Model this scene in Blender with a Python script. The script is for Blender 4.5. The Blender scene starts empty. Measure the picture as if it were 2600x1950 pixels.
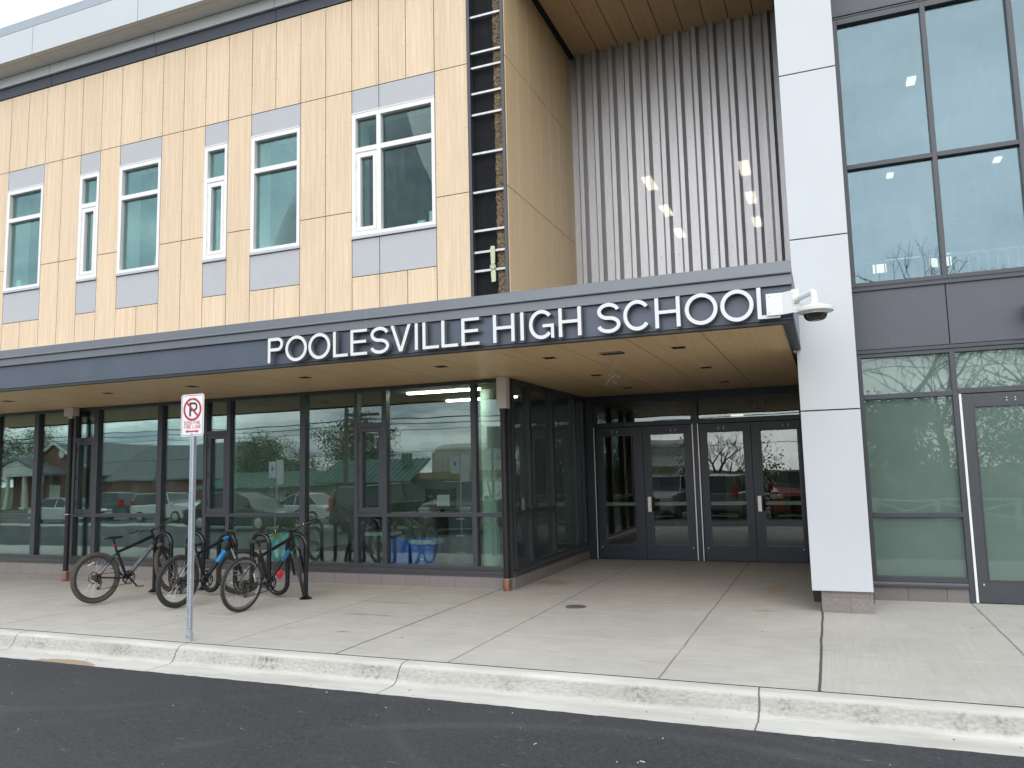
import bpy, bmesh, math, random
from mathutils import Vector, Matrix, Euler
random.seed(7)
R = math.radians
scene = bpy.context.scene
COL = scene.collection

# ------------------------------------------------------------------ helpers
def lin(c):
    return tuple(((x/255.0)/12.92 if x/255.0 <= 0.04045 else ((x/255.0+0.055)/1.055)**2.4) for x in c)

def tag(o, label=None, cat=None, group=None, kind=None):
    if label: o['label'] = label
    if cat: o['category'] = cat
    if group: o['group'] = group
    if kind: o['kind'] = kind
    return o

def empty(name, loc=(0, 0, 0), rz=0, **k):
    o = bpy.data.objects.new(name, None); COL.objects.link(o)
    o.empty_display_size = 0.2
    o.location = loc; o.rotation_euler = (0, 0, rz)
    tag(o, **k); return o

def copy_tree(o, parent=None):
    c = o.copy(); COL.objects.link(c); c.parent = parent
    for ch in list(o.children): copy_tree(ch, c)
    return c

class MB:
    """collects geometry in world (or thing-local) coordinates"""
    def __init__(s): s.v = []; s.f = []; s.m = []
    def add(s, vs, fs, m=0):
        b = len(s.v); s.v += [tuple(v) for v in vs]
        for f in fs: s.f.append(tuple(b+i for i in f)); s.m.append(m)
        return s
    def box(s, x0, x1, y0, y1, z0, z1, m=0):
        if x1 < x0: x0, x1 = x1, x0
        if y1 < y0: y0, y1 = y1, y0
        if z1 < z0: z0, z1 = z1, z0
        v = [(x0,y0,z0),(x1,y0,z0),(x1,y1,z0),(x0,y1,z0),(x0,y0,z1),(x1,y0,z1),(x1,y1,z1),(x0,y1,z1)]
        return s.add(v, [(0,3,2,1),(4,5,6,7),(0,1,5,4),(1,2,6,5),(2,3,7,6),(3,0,4,7)], m)
    def extr(s, prof, x0, x1, m=0, axis='x', cap=True):
        """closed profile of (a,b) pairs extruded along an axis; x: (y,z)  y: (x,z)  z: (x,y)"""
        n = len(prof)
        def P(t, a, b):
            return (t,a,b) if axis == 'x' else ((a,t,b) if axis == 'y' else (a,b,t))
        v = [P(x0,a,b) for a,b in prof]+[P(x1,a,b) for a,b in prof]
        f = [(i,(i+1)%n,n+(i+1)%n,n+i) for i in range(n)]
        if cap: f += [tuple(range(n-1,-1,-1)), tuple(range(n,2*n))]
        return s.add(v, f, m)
    def tube(s, pts, r, n=10, m=0, closed=False, caps=True):
        pts = [Vector(p) for p in pts]; k = len(pts)
        rr = r if isinstance(r, (list, tuple)) else [r]*k
        tans = []
        for i in range(k):
            if closed: t = pts[(i+1)%k]-pts[i-1]
            else: t = pts[min(i+1,k-1)]-pts[max(i-1,0)]
            tans.append(t.normalized() if t.length > 1e-9 else Vector((0,0,1)))
        up = Vector((0,0,1)) if abs(tans[0].z) < 0.9 else Vector((1,0,0))
        nrm = (up - tans[0]*up.dot(tans[0])).normalized(); vs = []
        for i in range(k):
            t = tans[i]; nn = nrm - t*nrm.dot(t)
            nrm = nn.normalized() if nn.length > 1e-6 else t.orthogonal().normalized()
            b = t.cross(nrm)
            for j in range(n):
                a = 2*math.pi*j/n
                vs.append(pts[i] + (nrm*math.cos(a)+b*math.sin(a))*rr[i])
        fs = []
        for i in range(k if closed else k-1):
            i2 = (i+1) % k
            for j in range(n):
                fs.append((i*n+j, i*n+(j+1)%n, i2*n+(j+1)%n, i2*n+j))
        if caps and not closed:
            fs.append(tuple(range(n-1,-1,-1))); fs.append(tuple((k-1)*n+j for j in range(n)))
        return s.add(vs, fs, m)
    def cyl(s, p0, p1, r, n=16, m=0, r1=None):
        return s.tube([p0, p1], [r, r if r1 is None else r1], n, m)
    def ring(s, c, ax, R_, r, n=36, k=8, m=0):
        ax = Vector(ax).normalized(); u = ax.orthogonal().normalized(); w = ax.cross(u); c = Vector(c)
        return s.tube([c+(u*math.cos(2*math.pi*i/n)+w*math.sin(2*math.pi*i/n))*R_ for i in range(n)], r, k, m, closed=True)
    def lathe(s, prof, c=(0,0,0), n=28, m=0, ax='z'):
        """profile [(r,h)...] revolved about an axis"""
        vs = []; c = Vector(c)
        for r_, h in prof:
            for j in range(n):
                a = 2*math.pi*j/n; x, y = r_*math.cos(a), r_*math.sin(a)
                p = (x,y,h) if ax == 'z' else ((h,x,y) if ax == 'x' else (x,h,y))
                vs.append(c+Vector(p))
        k = len(prof); fs = [(i*n+j, i*n+(j+1)%n, (i+1)*n+(j+1)%n, (i+1)*n+j) for i in range(k-1) for j in range(n)]
        fs.append(tuple(range(n-1,-1,-1))); fs.append(tuple((k-1)*n+j for j in range(n)))
        return s.add(vs, fs, m)
    def strip(s, path, w, y0, y1, closed=False, m=0, plane='xz'):
        """a flat stroke of width w along an (x,z) path, solid from y0 to y1"""
        k = len(path); L = []; Rr = []
        for i in range(k):
            if closed: a = path[i-1]; b = path[(i+1)%k]
            else: a = path[max(i-1,0)]; b = path[min(i+1,k-1)]
            dx, dz = b[0]-a[0], b[1]-a[1]; l = math.hypot(dx,dz) or 1
            # mitre
            sc = 1.0
            if 0 < i < k-1 or closed:
                p0 = path[i-1]; p1 = path[i]; p2 = path[(i+1)%k]
                d1 = Vector((p1[0]-p0[0], p1[1]-p0[1])); d2 = Vector((p2[0]-p1[0], p2[1]-p1[1]))
                if d1.length > 1e-9 and d2.length > 1e-9:
                    c_ = max(0.35, math.cos(d1.angle(d2)/2)); sc = 1/c_
            nx, nz = -dz/l*w/2*sc, dx/l*w/2*sc
            L.append((path[i][0]+nx, path[i][1]+nz)); Rr.append((path[i][0]-nx, path[i][1]-nz))
        vs = []
        for i in range(k):
            vs += [(L[i][0],y0,L[i][1]),(Rr[i][0],y0,Rr[i][1]),(Rr[i][0],y1,Rr[i][1]),(L[i][0],y1,L[i][1])]
        fs = []
        for i in range(k if closed else k-1):
            a = 4*i; b = 4*((i+1)%k)
            for j in range(4): fs.append((a+j, b+j, b+(j+1)%4, a+(j+1)%4))
        if not closed: fs += [(3,2,1,0), (4*(k-1),4*(k-1)+1,4*(k-1)+2,4*(k-1)+3)]
        return s.add(vs, fs, m)
    def build(s, name, mats, parent=None, smooth=False, bevel=0, org=(0,0,0), seg=2, ang=40):
        me = bpy.data.meshes.new(name)
        o_ = Vector(org)
        me.from_pydata([tuple(Vector(v)-o_) for v in s.v], [], s.f)
        if not isinstance(mats, (list, tuple)): mats = [mats]
        for m in mats: me.materials.append(m)
        me.polygons.foreach_set('material_index', s.m)
        bm = bmesh.new(); bm.from_mesh(me); bmesh.ops.recalc_face_normals(bm, faces=bm.faces); bm.to_mesh(me); bm.free()
        o = bpy.data.objects.new(name, me); COL.objects.link(o)
        o.location = org
        if smooth:
            me.polygons.foreach_set('use_smooth', [True]*len(me.polygons))
            try: me.set_sharp_from_angle(angle=R(ang))
            except Exception: pass
        if parent is not None:
            o.parent = parent
            w = parent
            off = Vector((0,0,0))
            if parent.get('_w'):      # world coordinates under a thing
                off = Vector(parent['_w']); o.location = Vector(org)-off
            if o.parent.type == 'MESH' or parent.get('_w'): pass
            if parent.get('_w'): o['_w'] = tuple(Vector(org))
        if bevel:
            b = o.modifiers.new('bevel', 'BEVEL'); b.width = bevel; b.segments = seg; b.limit_method = 'ANGLE'; b.angle_limit = R(35)
            b.harden_normals = False
        return o

def worldly(e):
    """children of this Empty are given in world coordinates"""
    e['_w'] = tuple(e.location) if any(e.location) else (0.0, 0.0, 1e-9); return e

# ------------------------------------------------------------------ materials
def newmat(name):
    m = bpy.data.materials.new(name); m.use_nodes = True
    nt = m.node_tree; nt.nodes.clear()
    out = nt.nodes.new('ShaderNodeOutputMaterial')
    return m, nt, out
def N(nt, t, **k):
    n = nt.nodes.new(t)
    for a, b in k.items():
        if a.startswith('i_'):
            n.inputs[a[2:].replace('_', ' ')].default_value = b
        else: setattr(n, a, b)
    return n
def mth(nt, op, a, b=None, clamp=False):
    n = nt.nodes.new('ShaderNodeMath'); n.operation = op; n.use_clamp = clamp
    for i, x in enumerate((a, b)):
        if x is None: continue
        if isinstance(x, (int, float)): n.inputs[i].default_value = x
        else: nt.links.new(x, n.inputs[i])
    return n.outputs[0]
def mixc(nt, fac, a, b, mode='MIX'):
    n = nt.nodes.new('ShaderNodeMix'); n.data_type = 'RGBA'; n.blend_type = mode
    for i, x in ((0, fac), (6, a), (7, b)):
        if isinstance(x, (int, float)): n.inputs[i].default_value = x
        elif isinstance(x, tuple): n.inputs[i].default_value = (x[0], x[1], x[2], 1)
        else: nt.links.new(x, n.inputs[i])
    return n.outputs[2]
def noise(nt, vec, scale, detail=3, rough=0.55, dist=0):
    n = nt.nodes.new('ShaderNodeTexNoise'); n.inputs['Scale'].default_value = scale
    n.inputs['Detail'].default_value = detail; n.inputs['Roughness'].default_value = rough
    n.inputs['Distortion'].default_value = dist
    if vec is not None: nt.links.new(vec, n.inputs['Vector'])
    return n.outputs['Fac']
def ramp(nt, x, a, b):
    n = nt.nodes.new('ShaderNodeMapRange'); n.inputs['From Min'].default_value = a; n.inputs['From Max'].default_value = b
    nt.links.new(x, n.inputs['Value']); return n.outputs[0]
def pos(nt, scale=(1,1,1), obj=False):
    if obj: src = nt.nodes.new('ShaderNodeTexCoord').outputs['Object']
    else: src = nt.nodes.new('ShaderNodeNewGeometry').outputs['Position']
    mp = nt.nodes.new('ShaderNodeMapping'); mp.inputs['Scale'].default_value = scale
    nt.links.new(src, mp.inputs['Vector']); return mp.outputs[0]
def sep(nt, v):
    n = nt.nodes.new('ShaderNodeSeparateXYZ'); nt.links.new(v, n.inputs[0]); return n.outputs
def comb(nt, x=0, y=0, z=0):
    n = nt.nodes.new('ShaderNodeCombineXYZ')
    for i, q in enumerate((x, y, z)):
        if isinstance(q, (int, float)): n.inputs[i].default_value = q
        else: nt.links.new(q, n.inputs[i])
    return n.outputs[0]
def bsdf(nt, out, col, rough=0.5, metal=0.0, bump=None, bs=0.2, bd=0.01, spec=0.5):
    p = nt.nodes.new('ShaderNodeBsdfPrincipled')
    for k, x in (('Base Color', col), ('Roughness', rough), ('Metallic', metal), ('Specular IOR Level', spec)):
        if isinstance(x, tuple): p.inputs[k].default_value = (x[0], x[1], x[2], 1)
        elif isinstance(x, (int, float)): p.inputs[k].default_value = x
        else: nt.links.new(x, p.inputs[k])
    if bump is not None:
        b = nt.nodes.new('ShaderNodeBump'); b.inputs['Strength'].default_value = bs; b.inputs['Distance'].default_value = bd
        nt.links.new(bump, b.inputs['Height']); nt.links.new(b.outputs[0], p.inputs['Normal'])
    if out is not None: nt.links.new(p.outputs[0], out.inputs[0])
    return p
MATS = {}
def pm(name, col, rough=0.5, metal=0.0, var=0.08, scale=6, bump=0.0, fine=60, obj=False, spec=0.5):
    """painted / plain surface with slight procedural mottling"""
    if name in MATS: return MATS[name]
    m, nt, out = newmat(name); v = pos(nt, obj=obj)
    n1 = noise(nt, v, scale, 4); n2 = noise(nt, v, fine, 2)
    f = mth(nt, 'ADD', mth(nt, 'MULTIPLY', n1, 0.7), mth(nt, 'MULTIPLY', n2, 0.3))
    f = ramp(nt, f, 0.3, 0.7)
    c = mixc(nt, f, tuple(x*(1-var) for x in col), tuple(min(1, x*(1+var)) for x in col))
    r_ = ramp(nt, n1, 0.2, 0.8); rg = mth(nt, 'ADD', mth(nt, 'MULTIPLY', r_, 0.12*rough), rough*0.94)
    bsdf(nt, out, c, rg, metal, n2 if bump else None, bump, 0.004, spec)
    MATS[name] = m; return m
def emit(name, col, s):
    m, nt, out = newmat(name); e = nt.nodes.new('ShaderNodeEmission')
    e.inputs[0].default_value = (*col, 1); e.inputs[1].default_value = s
    nt.links.new(e.outputs[0], out.inputs[0]); return m

def wood(name, c1, c2, axis='z', W=0.49, rough=0.42):
    """laminate board with fine straight grain along one axis"""
    m, nt, out = newmat(name); x, y, z = sep(nt, pos(nt))
    a = mth(nt, 'ADD', x, y) if axis == 'z' else x          # across the grain
    al = z if axis == 'z' else y
    cell = mth(nt, 'FLOOR', mth(nt, 'DIVIDE', mth(nt, 'ADD', a, 30.02), W))
    off = mth(nt, 'MULTIPLY', cell, 7.31)
    v1 = comb(nt, mth(nt, 'MULTIPLY', a, 30), mth(nt, 'ADD', off, mth(nt, 'MULTIPLY', al, 0.55)), 0)
    v2 = comb(nt, mth(nt, 'MULTIPLY', a, 110), mth(nt, 'ADD', off, mth(nt, 'MULTIPLY', al, 2.2)), 3)
    v3 = comb(nt, mth(nt, 'MULTIPLY', a, 5), mth(nt, 'ADD', off, mth(nt, 'MULTIPLY', al, 0.25)), 5)
    g1 = noise(nt, v1, 1.0, 3, 0.6, 0.4); g2 = noise(nt, v2, 1.0, 2, 0.6); g3 = noise(nt, v3, 1.0, 2)
    f = mth(nt, 'ADD', mth(nt, 'MULTIPLY', g1, 0.48), mth(nt, 'ADD', mth(nt, 'MULTIPLY', g2, 0.44), mth(nt, 'MULTIPLY', g3, 0.08)))
    f = ramp(nt, f, 0.32, 0.66)
    col = mixc(nt, f, c1, c2)
    wn = nt.nodes.new('ShaderNodeTexWhiteNoise'); wn.noise_dimensions = '1D'; nt.links.new(cell, wn.inputs['W'])
    sh = mth(nt, 'ADD', mth(nt, 'MULTIPLY', wn.outputs['Value'], 0.07), 0.965)
    hs = nt.nodes.new('ShaderNodeHueSaturation'); nt.links.new(col, hs.inputs['Color']); nt.links.new(sh, hs.inputs['Value'])
    bsdf(nt, out, hs.outputs[0], rough, 0, g2, 0.08, 0.002)
    return m

def glass(name, tint, refl, rtint=(1,1,1), wav=0.05, rough=0.0, fres=0.6):
    m, nt, out = newmat(name)
    tr = nt.nodes.new('ShaderNodeBsdfTransparent'); tr.inputs[0].default_value = (*tint, 1)
    gl = nt.nodes.new('ShaderNodeBsdfGlossy'); gl.inputs['Color'].default_value = (*rtint, 1); gl.inputs['Roughness'].default_value = rough
    v = pos(nt); n = noise(nt, v, 1.1, 1); b = nt.nodes.new('ShaderNodeBump'); b.inputs['Strength'].default_value = wav; b.inputs['Distance'].default_value = 0.1
    nt.links.new(n, b.inputs['Height']); nt.links.new(b.outputs[0], gl.inputs['Normal'])
    lw = nt.nodes.new('ShaderNodeFresnel'); lw.inputs[0].default_value = 1.5
    f = mth(nt, 'ADD', mth(nt, 'MULTIPLY', lw.outputs[0], fres), refl, True)
    # a little dust and water marks on the pane
    mx = nt.nodes.new('ShaderNodeMixShader'); nt.links.new(f, mx.inputs[0]); nt.links.new(tr.outputs[0], mx.inputs[1]); nt.links.new(gl.outputs[0], mx.inputs[2])
    df = nt.nodes.new('ShaderNodeBsdfDiffuse'); df.inputs[0].default_value = (0.5, 0.52, 0.52, 1)
    d = mth(nt, 'MULTIPLY', ramp(nt, noise(nt, pos(nt, (2, 2, 0.8)), 3.0, 5, 0.65), 0.45, 0.8), 0.05)
    m2 = nt.nodes.new('ShaderNodeMixShader'); nt.links.new(mth(nt, 'ADD', d, 0.004, True), m2.inputs[0])
    nt.links.new(mx.outputs[0], m2.inputs[1]); nt.links.new(df.outputs[0], m2.inputs[2])
    nt.links.new(m2.outputs[0], out.inputs[0]); return m

def lines_mask(nt, coord, lst, wob=None):
    """1 on thin lines at the given coordinates: lst of (position, half width)"""
    acc = None
    if wob is not None: coord = mth(nt, 'ADD', coord, wob)
    for p, w in lst:
        d = mth(nt, 'ABSOLUTE', mth(nt, 'SUBTRACT', coord, p))
        k = mth(nt, 'SUBTRACT', 1.0, mth(nt, 'DIVIDE', d, w), True)
        k = mth(nt, 'MULTIPLY', k, 2.5, True)
        acc = k if acc is None else mth(nt, 'MAXIMUM', acc, k)
    return acc

def concrete_slab(name):
    m, nt, out = newmat(name); P = pos(nt); x, y, z = sep(nt, P)
    wob = mth(nt, 'MULTIPLY', mth(nt, 'SUBTRACT', noise(nt, P, 2.0, 2), 0.5), 0.02)
    big = noise(nt, P, 0.55, 5, 0.6); med = noise(nt, P, 3.2, 5, 0.65); fin = noise(nt, P, 120, 2)
    st1 = noise(nt, comb(nt, mth(nt, 'MULTIPLY', x, 2.2), mth(nt, 'MULTIPLY', y, 14), 0), 1.0, 4, 0.6)
    st2 = noise(nt, comb(nt, mth(nt, 'MULTIPLY', x, 75), mth(nt, 'MULTIPLY', y, 1.2), 4), 1.0, 3, 0.6)
    side = mth(nt, 'GREATER_THAN', x, -0.15)
    stx = mth(nt, 'ADD', mth(nt, 'MULTIPLY', st1, mth(nt, 'SUBTRACT', 1.0, side)), mth(nt, 'MULTIPLY', st2, side))
    f = mth(nt, 'ADD', mth(nt, 'MULTIPLY', big, 0.42), mth(nt, 'ADD', mth(nt, 'MULTIPLY', med, 0.26), mth(nt, 'MULTIPLY', stx, 0.32)))
    f = ramp(nt, f, 0.36, 0.64)
    c = mixc(nt, f, (0.445, 0.417, 0.368), (0.60, 0.568, 0.51))
    c = mixc(nt, mth(nt, 'MULTIPLY', ramp(nt, fin, 0.3, 0.7), 0.16), c, (0.24, 0.235, 0.22))
    # warm stains and darker scuffs
    ws = ramp(nt, noise(nt, comb(nt, x, mth(nt, 'MULTIPLY', y, 1.6), 11), 0.8, 5, 0.6), 0.60, 0.72)
    c = mixc(nt, mth(nt, 'MULTIPLY', ws, 0.45), c, (0.47, 0.40, 0.31))
    ds = ramp(nt, noise(nt, comb(nt, mth(nt, 'MULTIPLY', x, 1.3), mth(nt, 'MULTIPLY', y, 6), 21), 1.6, 5, 0.7), 0.63, 0.72)
    c = mixc(nt, mth(nt, 'MULTIPLY', ds, 0.5), c, (0.26, 0.25, 0.235))
    sp = ramp(nt, noise(nt, P, 22, 1), 0.80, 0.83); c = mixc(nt, mth(nt, 'MULTIPLY', sp, 0.6), c, (0.10, 0.09, 0.08))
    for bx_, by_, rx_, ry_, cc_, am in ((-0.75, 9.22, 0.12, 0.06, (0.42, 0.22, 0.07), 0.55), (-0.72, 9.0, 0.07, 0.05, (0.42, 0.22, 0.07), 0.35), (-0.72, 10.9, 0.14, 0.45, (0.42, 0.27, 0.10), 0.35), (-3.72, 10.75, 0.30, 0.28, (0.30, 0.21, 0.13), 0.5),
                                        (-5.0, 7.9, 0.35, 0.05, (0.16, 0.15, 0.14), 0.4), (-4.75, 7.0, 0.10, 0.03, (0.14, 0.12, 0.09), 0.5), (-5.2, 8.7, 0.5, 0.06, (0.2, 0.19, 0.17), 0.35), (1.9, 8.9, 0.35, 0.10, (0.16, 0.15, 0.14), 0.3)):
        dx_ = mth(nt, 'DIVIDE', mth(nt, 'SUBTRACT', x, bx_), rx_); dy_ = mth(nt, 'DIVIDE', mth(nt, 'SUBTRACT', y, by_), ry_)
        d_ = mth(nt, 'ADD', mth(nt, 'ADD', mth(nt, 'MULTIPLY', dx_, dx_), mth(nt, 'MULTIPLY', dy_, dy_)), mth(nt, 'MULTIPLY', mth(nt, 'SUBTRACT', med, 0.5), 3.0))
        c = mixc(nt, mth(nt, 'MULTIPLY', mth(nt, 'SUBTRACT', 1.0, ramp(nt, d_, 0.4, 1.2), True), am), c, cc_)
    # sawn cross joints, whitish
    yl = lines_mask(nt, y, [(7.36, 0.012), (9.34, 0.010), (9.97, 0.010), (10.58, 0.010), (11.55, 0.010), (12.15, 0.01)], wob)
    brk = ramp(nt, noise(nt, P, 4.0, 4), 0.38, 0.6)
    inx = mth(nt, 'GREATER_THAN', x, -11.2)
    c = mixc(nt, mth(nt, 'MULTIPLY', mth(nt, 'MULTIPLY', yl, mth(nt, 'MULTIPLY', brk, inx)), 0.75), c, (0.62, 0.60, 0.56))
    yl2 = mth(nt, 'MULTIPLY', lines_mask(nt, y, [(8.78, 0.010)], wob), side)
    c = mixc(nt, mth(nt, 'MULTIPLY', mth(nt, 'MULTIPLY', yl2, brk), 0.7), c, (0.62, 0.60, 0.56))
    xj = lines_mask(nt, x, [(-1.31, 0.011), (-3.11, 0.011), (-5.58, 0.010), (-6.93, 0.006), (-7.98, 0.008), (-8.88, 0.010), (-10.05, 0.010), (-11.3, 0.01), (-12.6, 0.01), (-14.0, 0.01), (1.40, 0.013), (3.0, 0.012)], wob)
    xd = lines_mask(nt, x, [(-4.25, 0.011), (-0.155, 0.014)], wob)
    gap = ramp(nt, noise(nt, P, 5, 3), 0.3, 0.5)
    c = mixc(nt, mth(nt, 'MULTIPLY', xj, mth(nt, 'ADD', mth(nt, 'MULTIPLY', gap, 0.3), 0.35)), c, (0.13, 0.12, 0.11))
    c = mixc(nt, mth(nt, 'MULTIPLY', xd, 0.92), c, (0.06, 0.055, 0.045))
    jn = mth(nt, 'MAXIMUM', xj, xd)
    h = mth(nt, 'SUBTRACT', mth(nt, 'ADD', mth(nt, 'MULTIPLY', fin, 0.3), mth(nt, 'MULTIPLY', stx, 0.6)), mth(nt, 'MULTIPLY', jn, 2.0))
    bsdf(nt, out, c, 0.85, 0, h, 0.35, 0.004)
    return m

def kerb_mat():
    m, nt, out = newmat('kerb_concrete'); P = pos(nt); x, y, z = sep(nt, P)
    big = noise(nt, comb(nt, mth(nt, 'MULTIPLY', x, 1.2), mth(nt, 'MULTIPLY', y, 5), mth(nt, 'MULTIPLY', z, 8)), 1.0, 5, 0.6)
    fin = noise(nt, P, 140, 2)
    f = ramp(nt, big, 0.35, 0.65)
    f = mth(nt, 'ADD', mth(nt, 'MULTIPLY', f, 0.7), mth(nt, 'MULTIPLY', ramp(nt, noise(nt, comb(nt, mth(nt, 'MULTIPLY', x, 3), mth(nt, 'MULTIPLY', y, 45), 5), 1.0, 4, 0.7), 0.35, 0.65), 0.3))
    c = mixc(nt, f, (0.47, 0.45, 0.405), (0.67, 0.65, 0.60))
    # darker, streaked tone over the cast face between the gutter pan and the top
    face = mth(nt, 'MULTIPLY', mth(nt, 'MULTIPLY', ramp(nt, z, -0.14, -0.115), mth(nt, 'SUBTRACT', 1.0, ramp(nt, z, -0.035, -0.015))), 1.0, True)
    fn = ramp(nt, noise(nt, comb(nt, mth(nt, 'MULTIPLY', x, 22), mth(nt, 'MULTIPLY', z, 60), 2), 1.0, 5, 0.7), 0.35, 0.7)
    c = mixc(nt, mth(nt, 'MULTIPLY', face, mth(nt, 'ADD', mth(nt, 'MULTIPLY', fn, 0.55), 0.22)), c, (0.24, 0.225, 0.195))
    # tyre scuffs on the face
    sc = ramp(nt, noise(nt, comb(nt, mth(nt, 'MULTIPLY', x, 1.7), 9, 0), 1.0, 3, 0.5), 0.50, 0.62)
    sc2 = ramp(nt, noise(nt, comb(nt, mth(nt, 'MULTIPLY', x, 26), mth(nt, 'MULTIPLY', z, 30), 7), 1.0, 4, 0.7), 0.45, 0.62)
    c = mixc(nt, mth(nt, 'MULTIPLY', mth(nt, 'MULTIPLY', face, sc), mth(nt, 'MULTIPLY', sc2, 0.75)), c, (0.10, 0.085, 0.065))
    # puddle-shaped silt stain in the gutter
    dx = mth(nt, 'DIVIDE', mth(nt, 'ADD', x, 7.05), 0.42); dy = mth(nt, 'DIVIDE', mth(nt, 'SUBTRACT', y, 5.60), 0.17)
    d = mth(nt, 'ADD', mth(nt, 'MULTIPLY', dx, dx), mth(nt, 'MULTIPLY', dy, dy))
    d = mth(nt, 'ADD', d, mth(nt, 'MULTIPLY', mth(nt, 'SUBTRACT', noise(nt, P, 9, 4), 0.5), 1.2))
    c = mixc(nt, mth(nt, 'MULTIPLY', mth(nt, 'LESS_THAN', d, 0.8), 0.85), c, (0.36, 0.25, 0.16))
    sp = ramp(nt, noise(nt, P, 26, 1), 0.78, 0.82); c = mixc(nt, mth(nt, 'MULTIPLY', sp, 0.55), c, (0.12, 0.10, 0.08))
    wob = mth(nt, 'MULTIPLY', mth(nt, 'SUBTRACT', noise(nt, P, 7.0, 2), 0.5), 0.03)
    j = lines_mask(nt, x, [(-13.2, 0.007), (-10.7, 0.007), (-8.2, 0.007), (-5.95, 0.007), (-3.48, 0.007), (-0.56, 0.008), (2.1, 0.007), (4.6, 0.007)], wob)
    c = mixc(nt, mth(nt, 'MULTIPLY', j, 0.85), c, (0.08, 0.07, 0.06))
    h = mth(nt, 'SUBTRACT', mth(nt, 'ADD', mth(nt, 'MULTIPLY', fin, 0.4), mth(nt, 'MULTIPLY', big, 0.5)), mth(nt, 'MULTIPLY', j, 2.5))
    bsdf(nt, out, c, 0.85, 0, h, 0.4, 0.004)
    return m

def asphalt_mat():
    m, nt, out = newmat('asphalt'); P = pos(nt); x, y, z = sep(nt, P)
    fin = noise(nt, P, 120, 3, 0.75); med = noise(nt, P, 38, 3, 0.75); big = noise(nt, P, 0.7, 5)
    f = mth(nt, 'ADD', mth(nt, 'MULTIPLY', fin, 0.6), mth(nt, 'MULTIPLY', med, 0.4))
    c = mixc(nt, ramp(nt, f, 0.38, 0.64), (0.008, 0.009, 0.010), (0.070, 0.073, 0.079))
    c = mixc(nt, mth(nt, 'MULTIPLY', ramp(nt, big, 0.4, 0.65), 0.30), c, (0.062, 0.060, 0.060))
    # pale scrape marks, stretched along the lane
    s1 = noise(nt, comb(nt, mth(nt, 'MULTIPLY', x, 3.0), mth(nt, 'ADD', mth(nt, 'MULTIPLY', y, 26), mth(nt, 'MULTIPLY', x, 2.0)), 3), 1.0, 4, 0.62)
    brk = ramp(nt, noise(nt, P, 30, 3, 0.8), 0.5, 0.68)
    c = mixc(nt, mth(nt, 'MULTIPLY', mth(nt, 'MULTIPLY', ramp(nt, s1, 0.625, 0.68), brk), 0.65), c, (0.36, 0.36, 0.36))
    # dusty arcs left by turning tyres
    for cx_, cy_, rr_, w_, am in ((-1.2, 1.2, 4.1, 0.10, 0.16), (-1.9, 0.8, 4.9, 0.07, 0.12), (-0.3, 6.9, 3.3, 0.08, 0.10), (-9.0, 12.0, 8.2, 0.12, 0.12)):
        dx_ = mth(nt, 'SUBTRACT', x, cx_); dy_ = mth(nt, 'SUBTRACT', y, cy_)
        rd = mth(nt, 'SQRT', mth(nt, 'ADD', mth(nt, 'MULTIPLY', dx_, dx_), mth(nt, 'MULTIPLY', dy_, dy_)))
        k_ = mth(nt, 'SUBTRACT', 1.0, mth(nt, 'DIVIDE', mth(nt, 'ABSOLUTE', mth(nt, 'SUBTRACT', rd, rr_)), w_), True)
        c = mixc(nt, mth(nt, 'MULTIPLY', mth(nt, 'MULTIPLY', k_, ramp(nt, big, 0.4, 0.6)), am*0.85), c, (0.20, 0.185, 0.175))
    st = ramp(nt, noise(nt, P, 75, 1), 0.775, 0.80); c = mixc(nt, mth(nt, 'MULTIPLY', st, 0.5), c, (0.30, 0.30, 0.30))
    bsdf(nt, out, c, 0.72, 0, f, 0.55, 0.006)
    return m

def block_mat(name, c1, c2, mort):
    m, nt, out = newmat(name); P = pos(nt); x, y, z = sep(nt, P)
    v = comb(nt, mth(nt, 'ADD', mth(nt, 'ADD', x, y), 6.72-10.0), mth(nt, 'ADD', z, 1.235), 0)
    b = nt.nodes.new('ShaderNodeTexBrick'); b.offset = 0.5
    b.inputs['Scale'].default_value = 1.0; b.inputs['Brick Width'].default_value = 0.397; b.inputs['Row Height'].default_value = 0.2
    b.inputs['Mortar Size'].default_value = 0.006; b.inputs['Mortar Smooth'].default_value = 0.1
    b.inputs['Color1'].default_value = (*c1, 1); b.inputs['Color2'].default_value = (*c2, 1); b.inputs['Mortar'].default_value = (*mort, 1)
    nt.links.new(v, b.inputs['Vector'])
    fin = noise(nt, P, 95, 3, 0.8); med = noise(nt, P, 5, 4)
    c = mixc(nt, mth(nt, 'MULTIPLY', ramp(nt, fin, 0.4, 0.62), 0.5), b.outputs['Color'], tuple(q*1.55 for q in c1))
    c = mixc(nt, mth(nt, 'MULTIPLY', ramp(nt, fin, 0.55, 0.3), 0.45), c, tuple(q*0.45 for q in c1))
    c = mixc(nt, mth(nt, 'MULTIPLY', ramp(nt, med, 0.45, 0.75), 0.2), c, (0.2, 0.17, 0.15))
    bsdf(nt, out, c, 0.85, 0, mth(nt, 'SUBTRACT', fin, b.outputs['Fac']), 0.4, 0.004)
    return m

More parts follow.
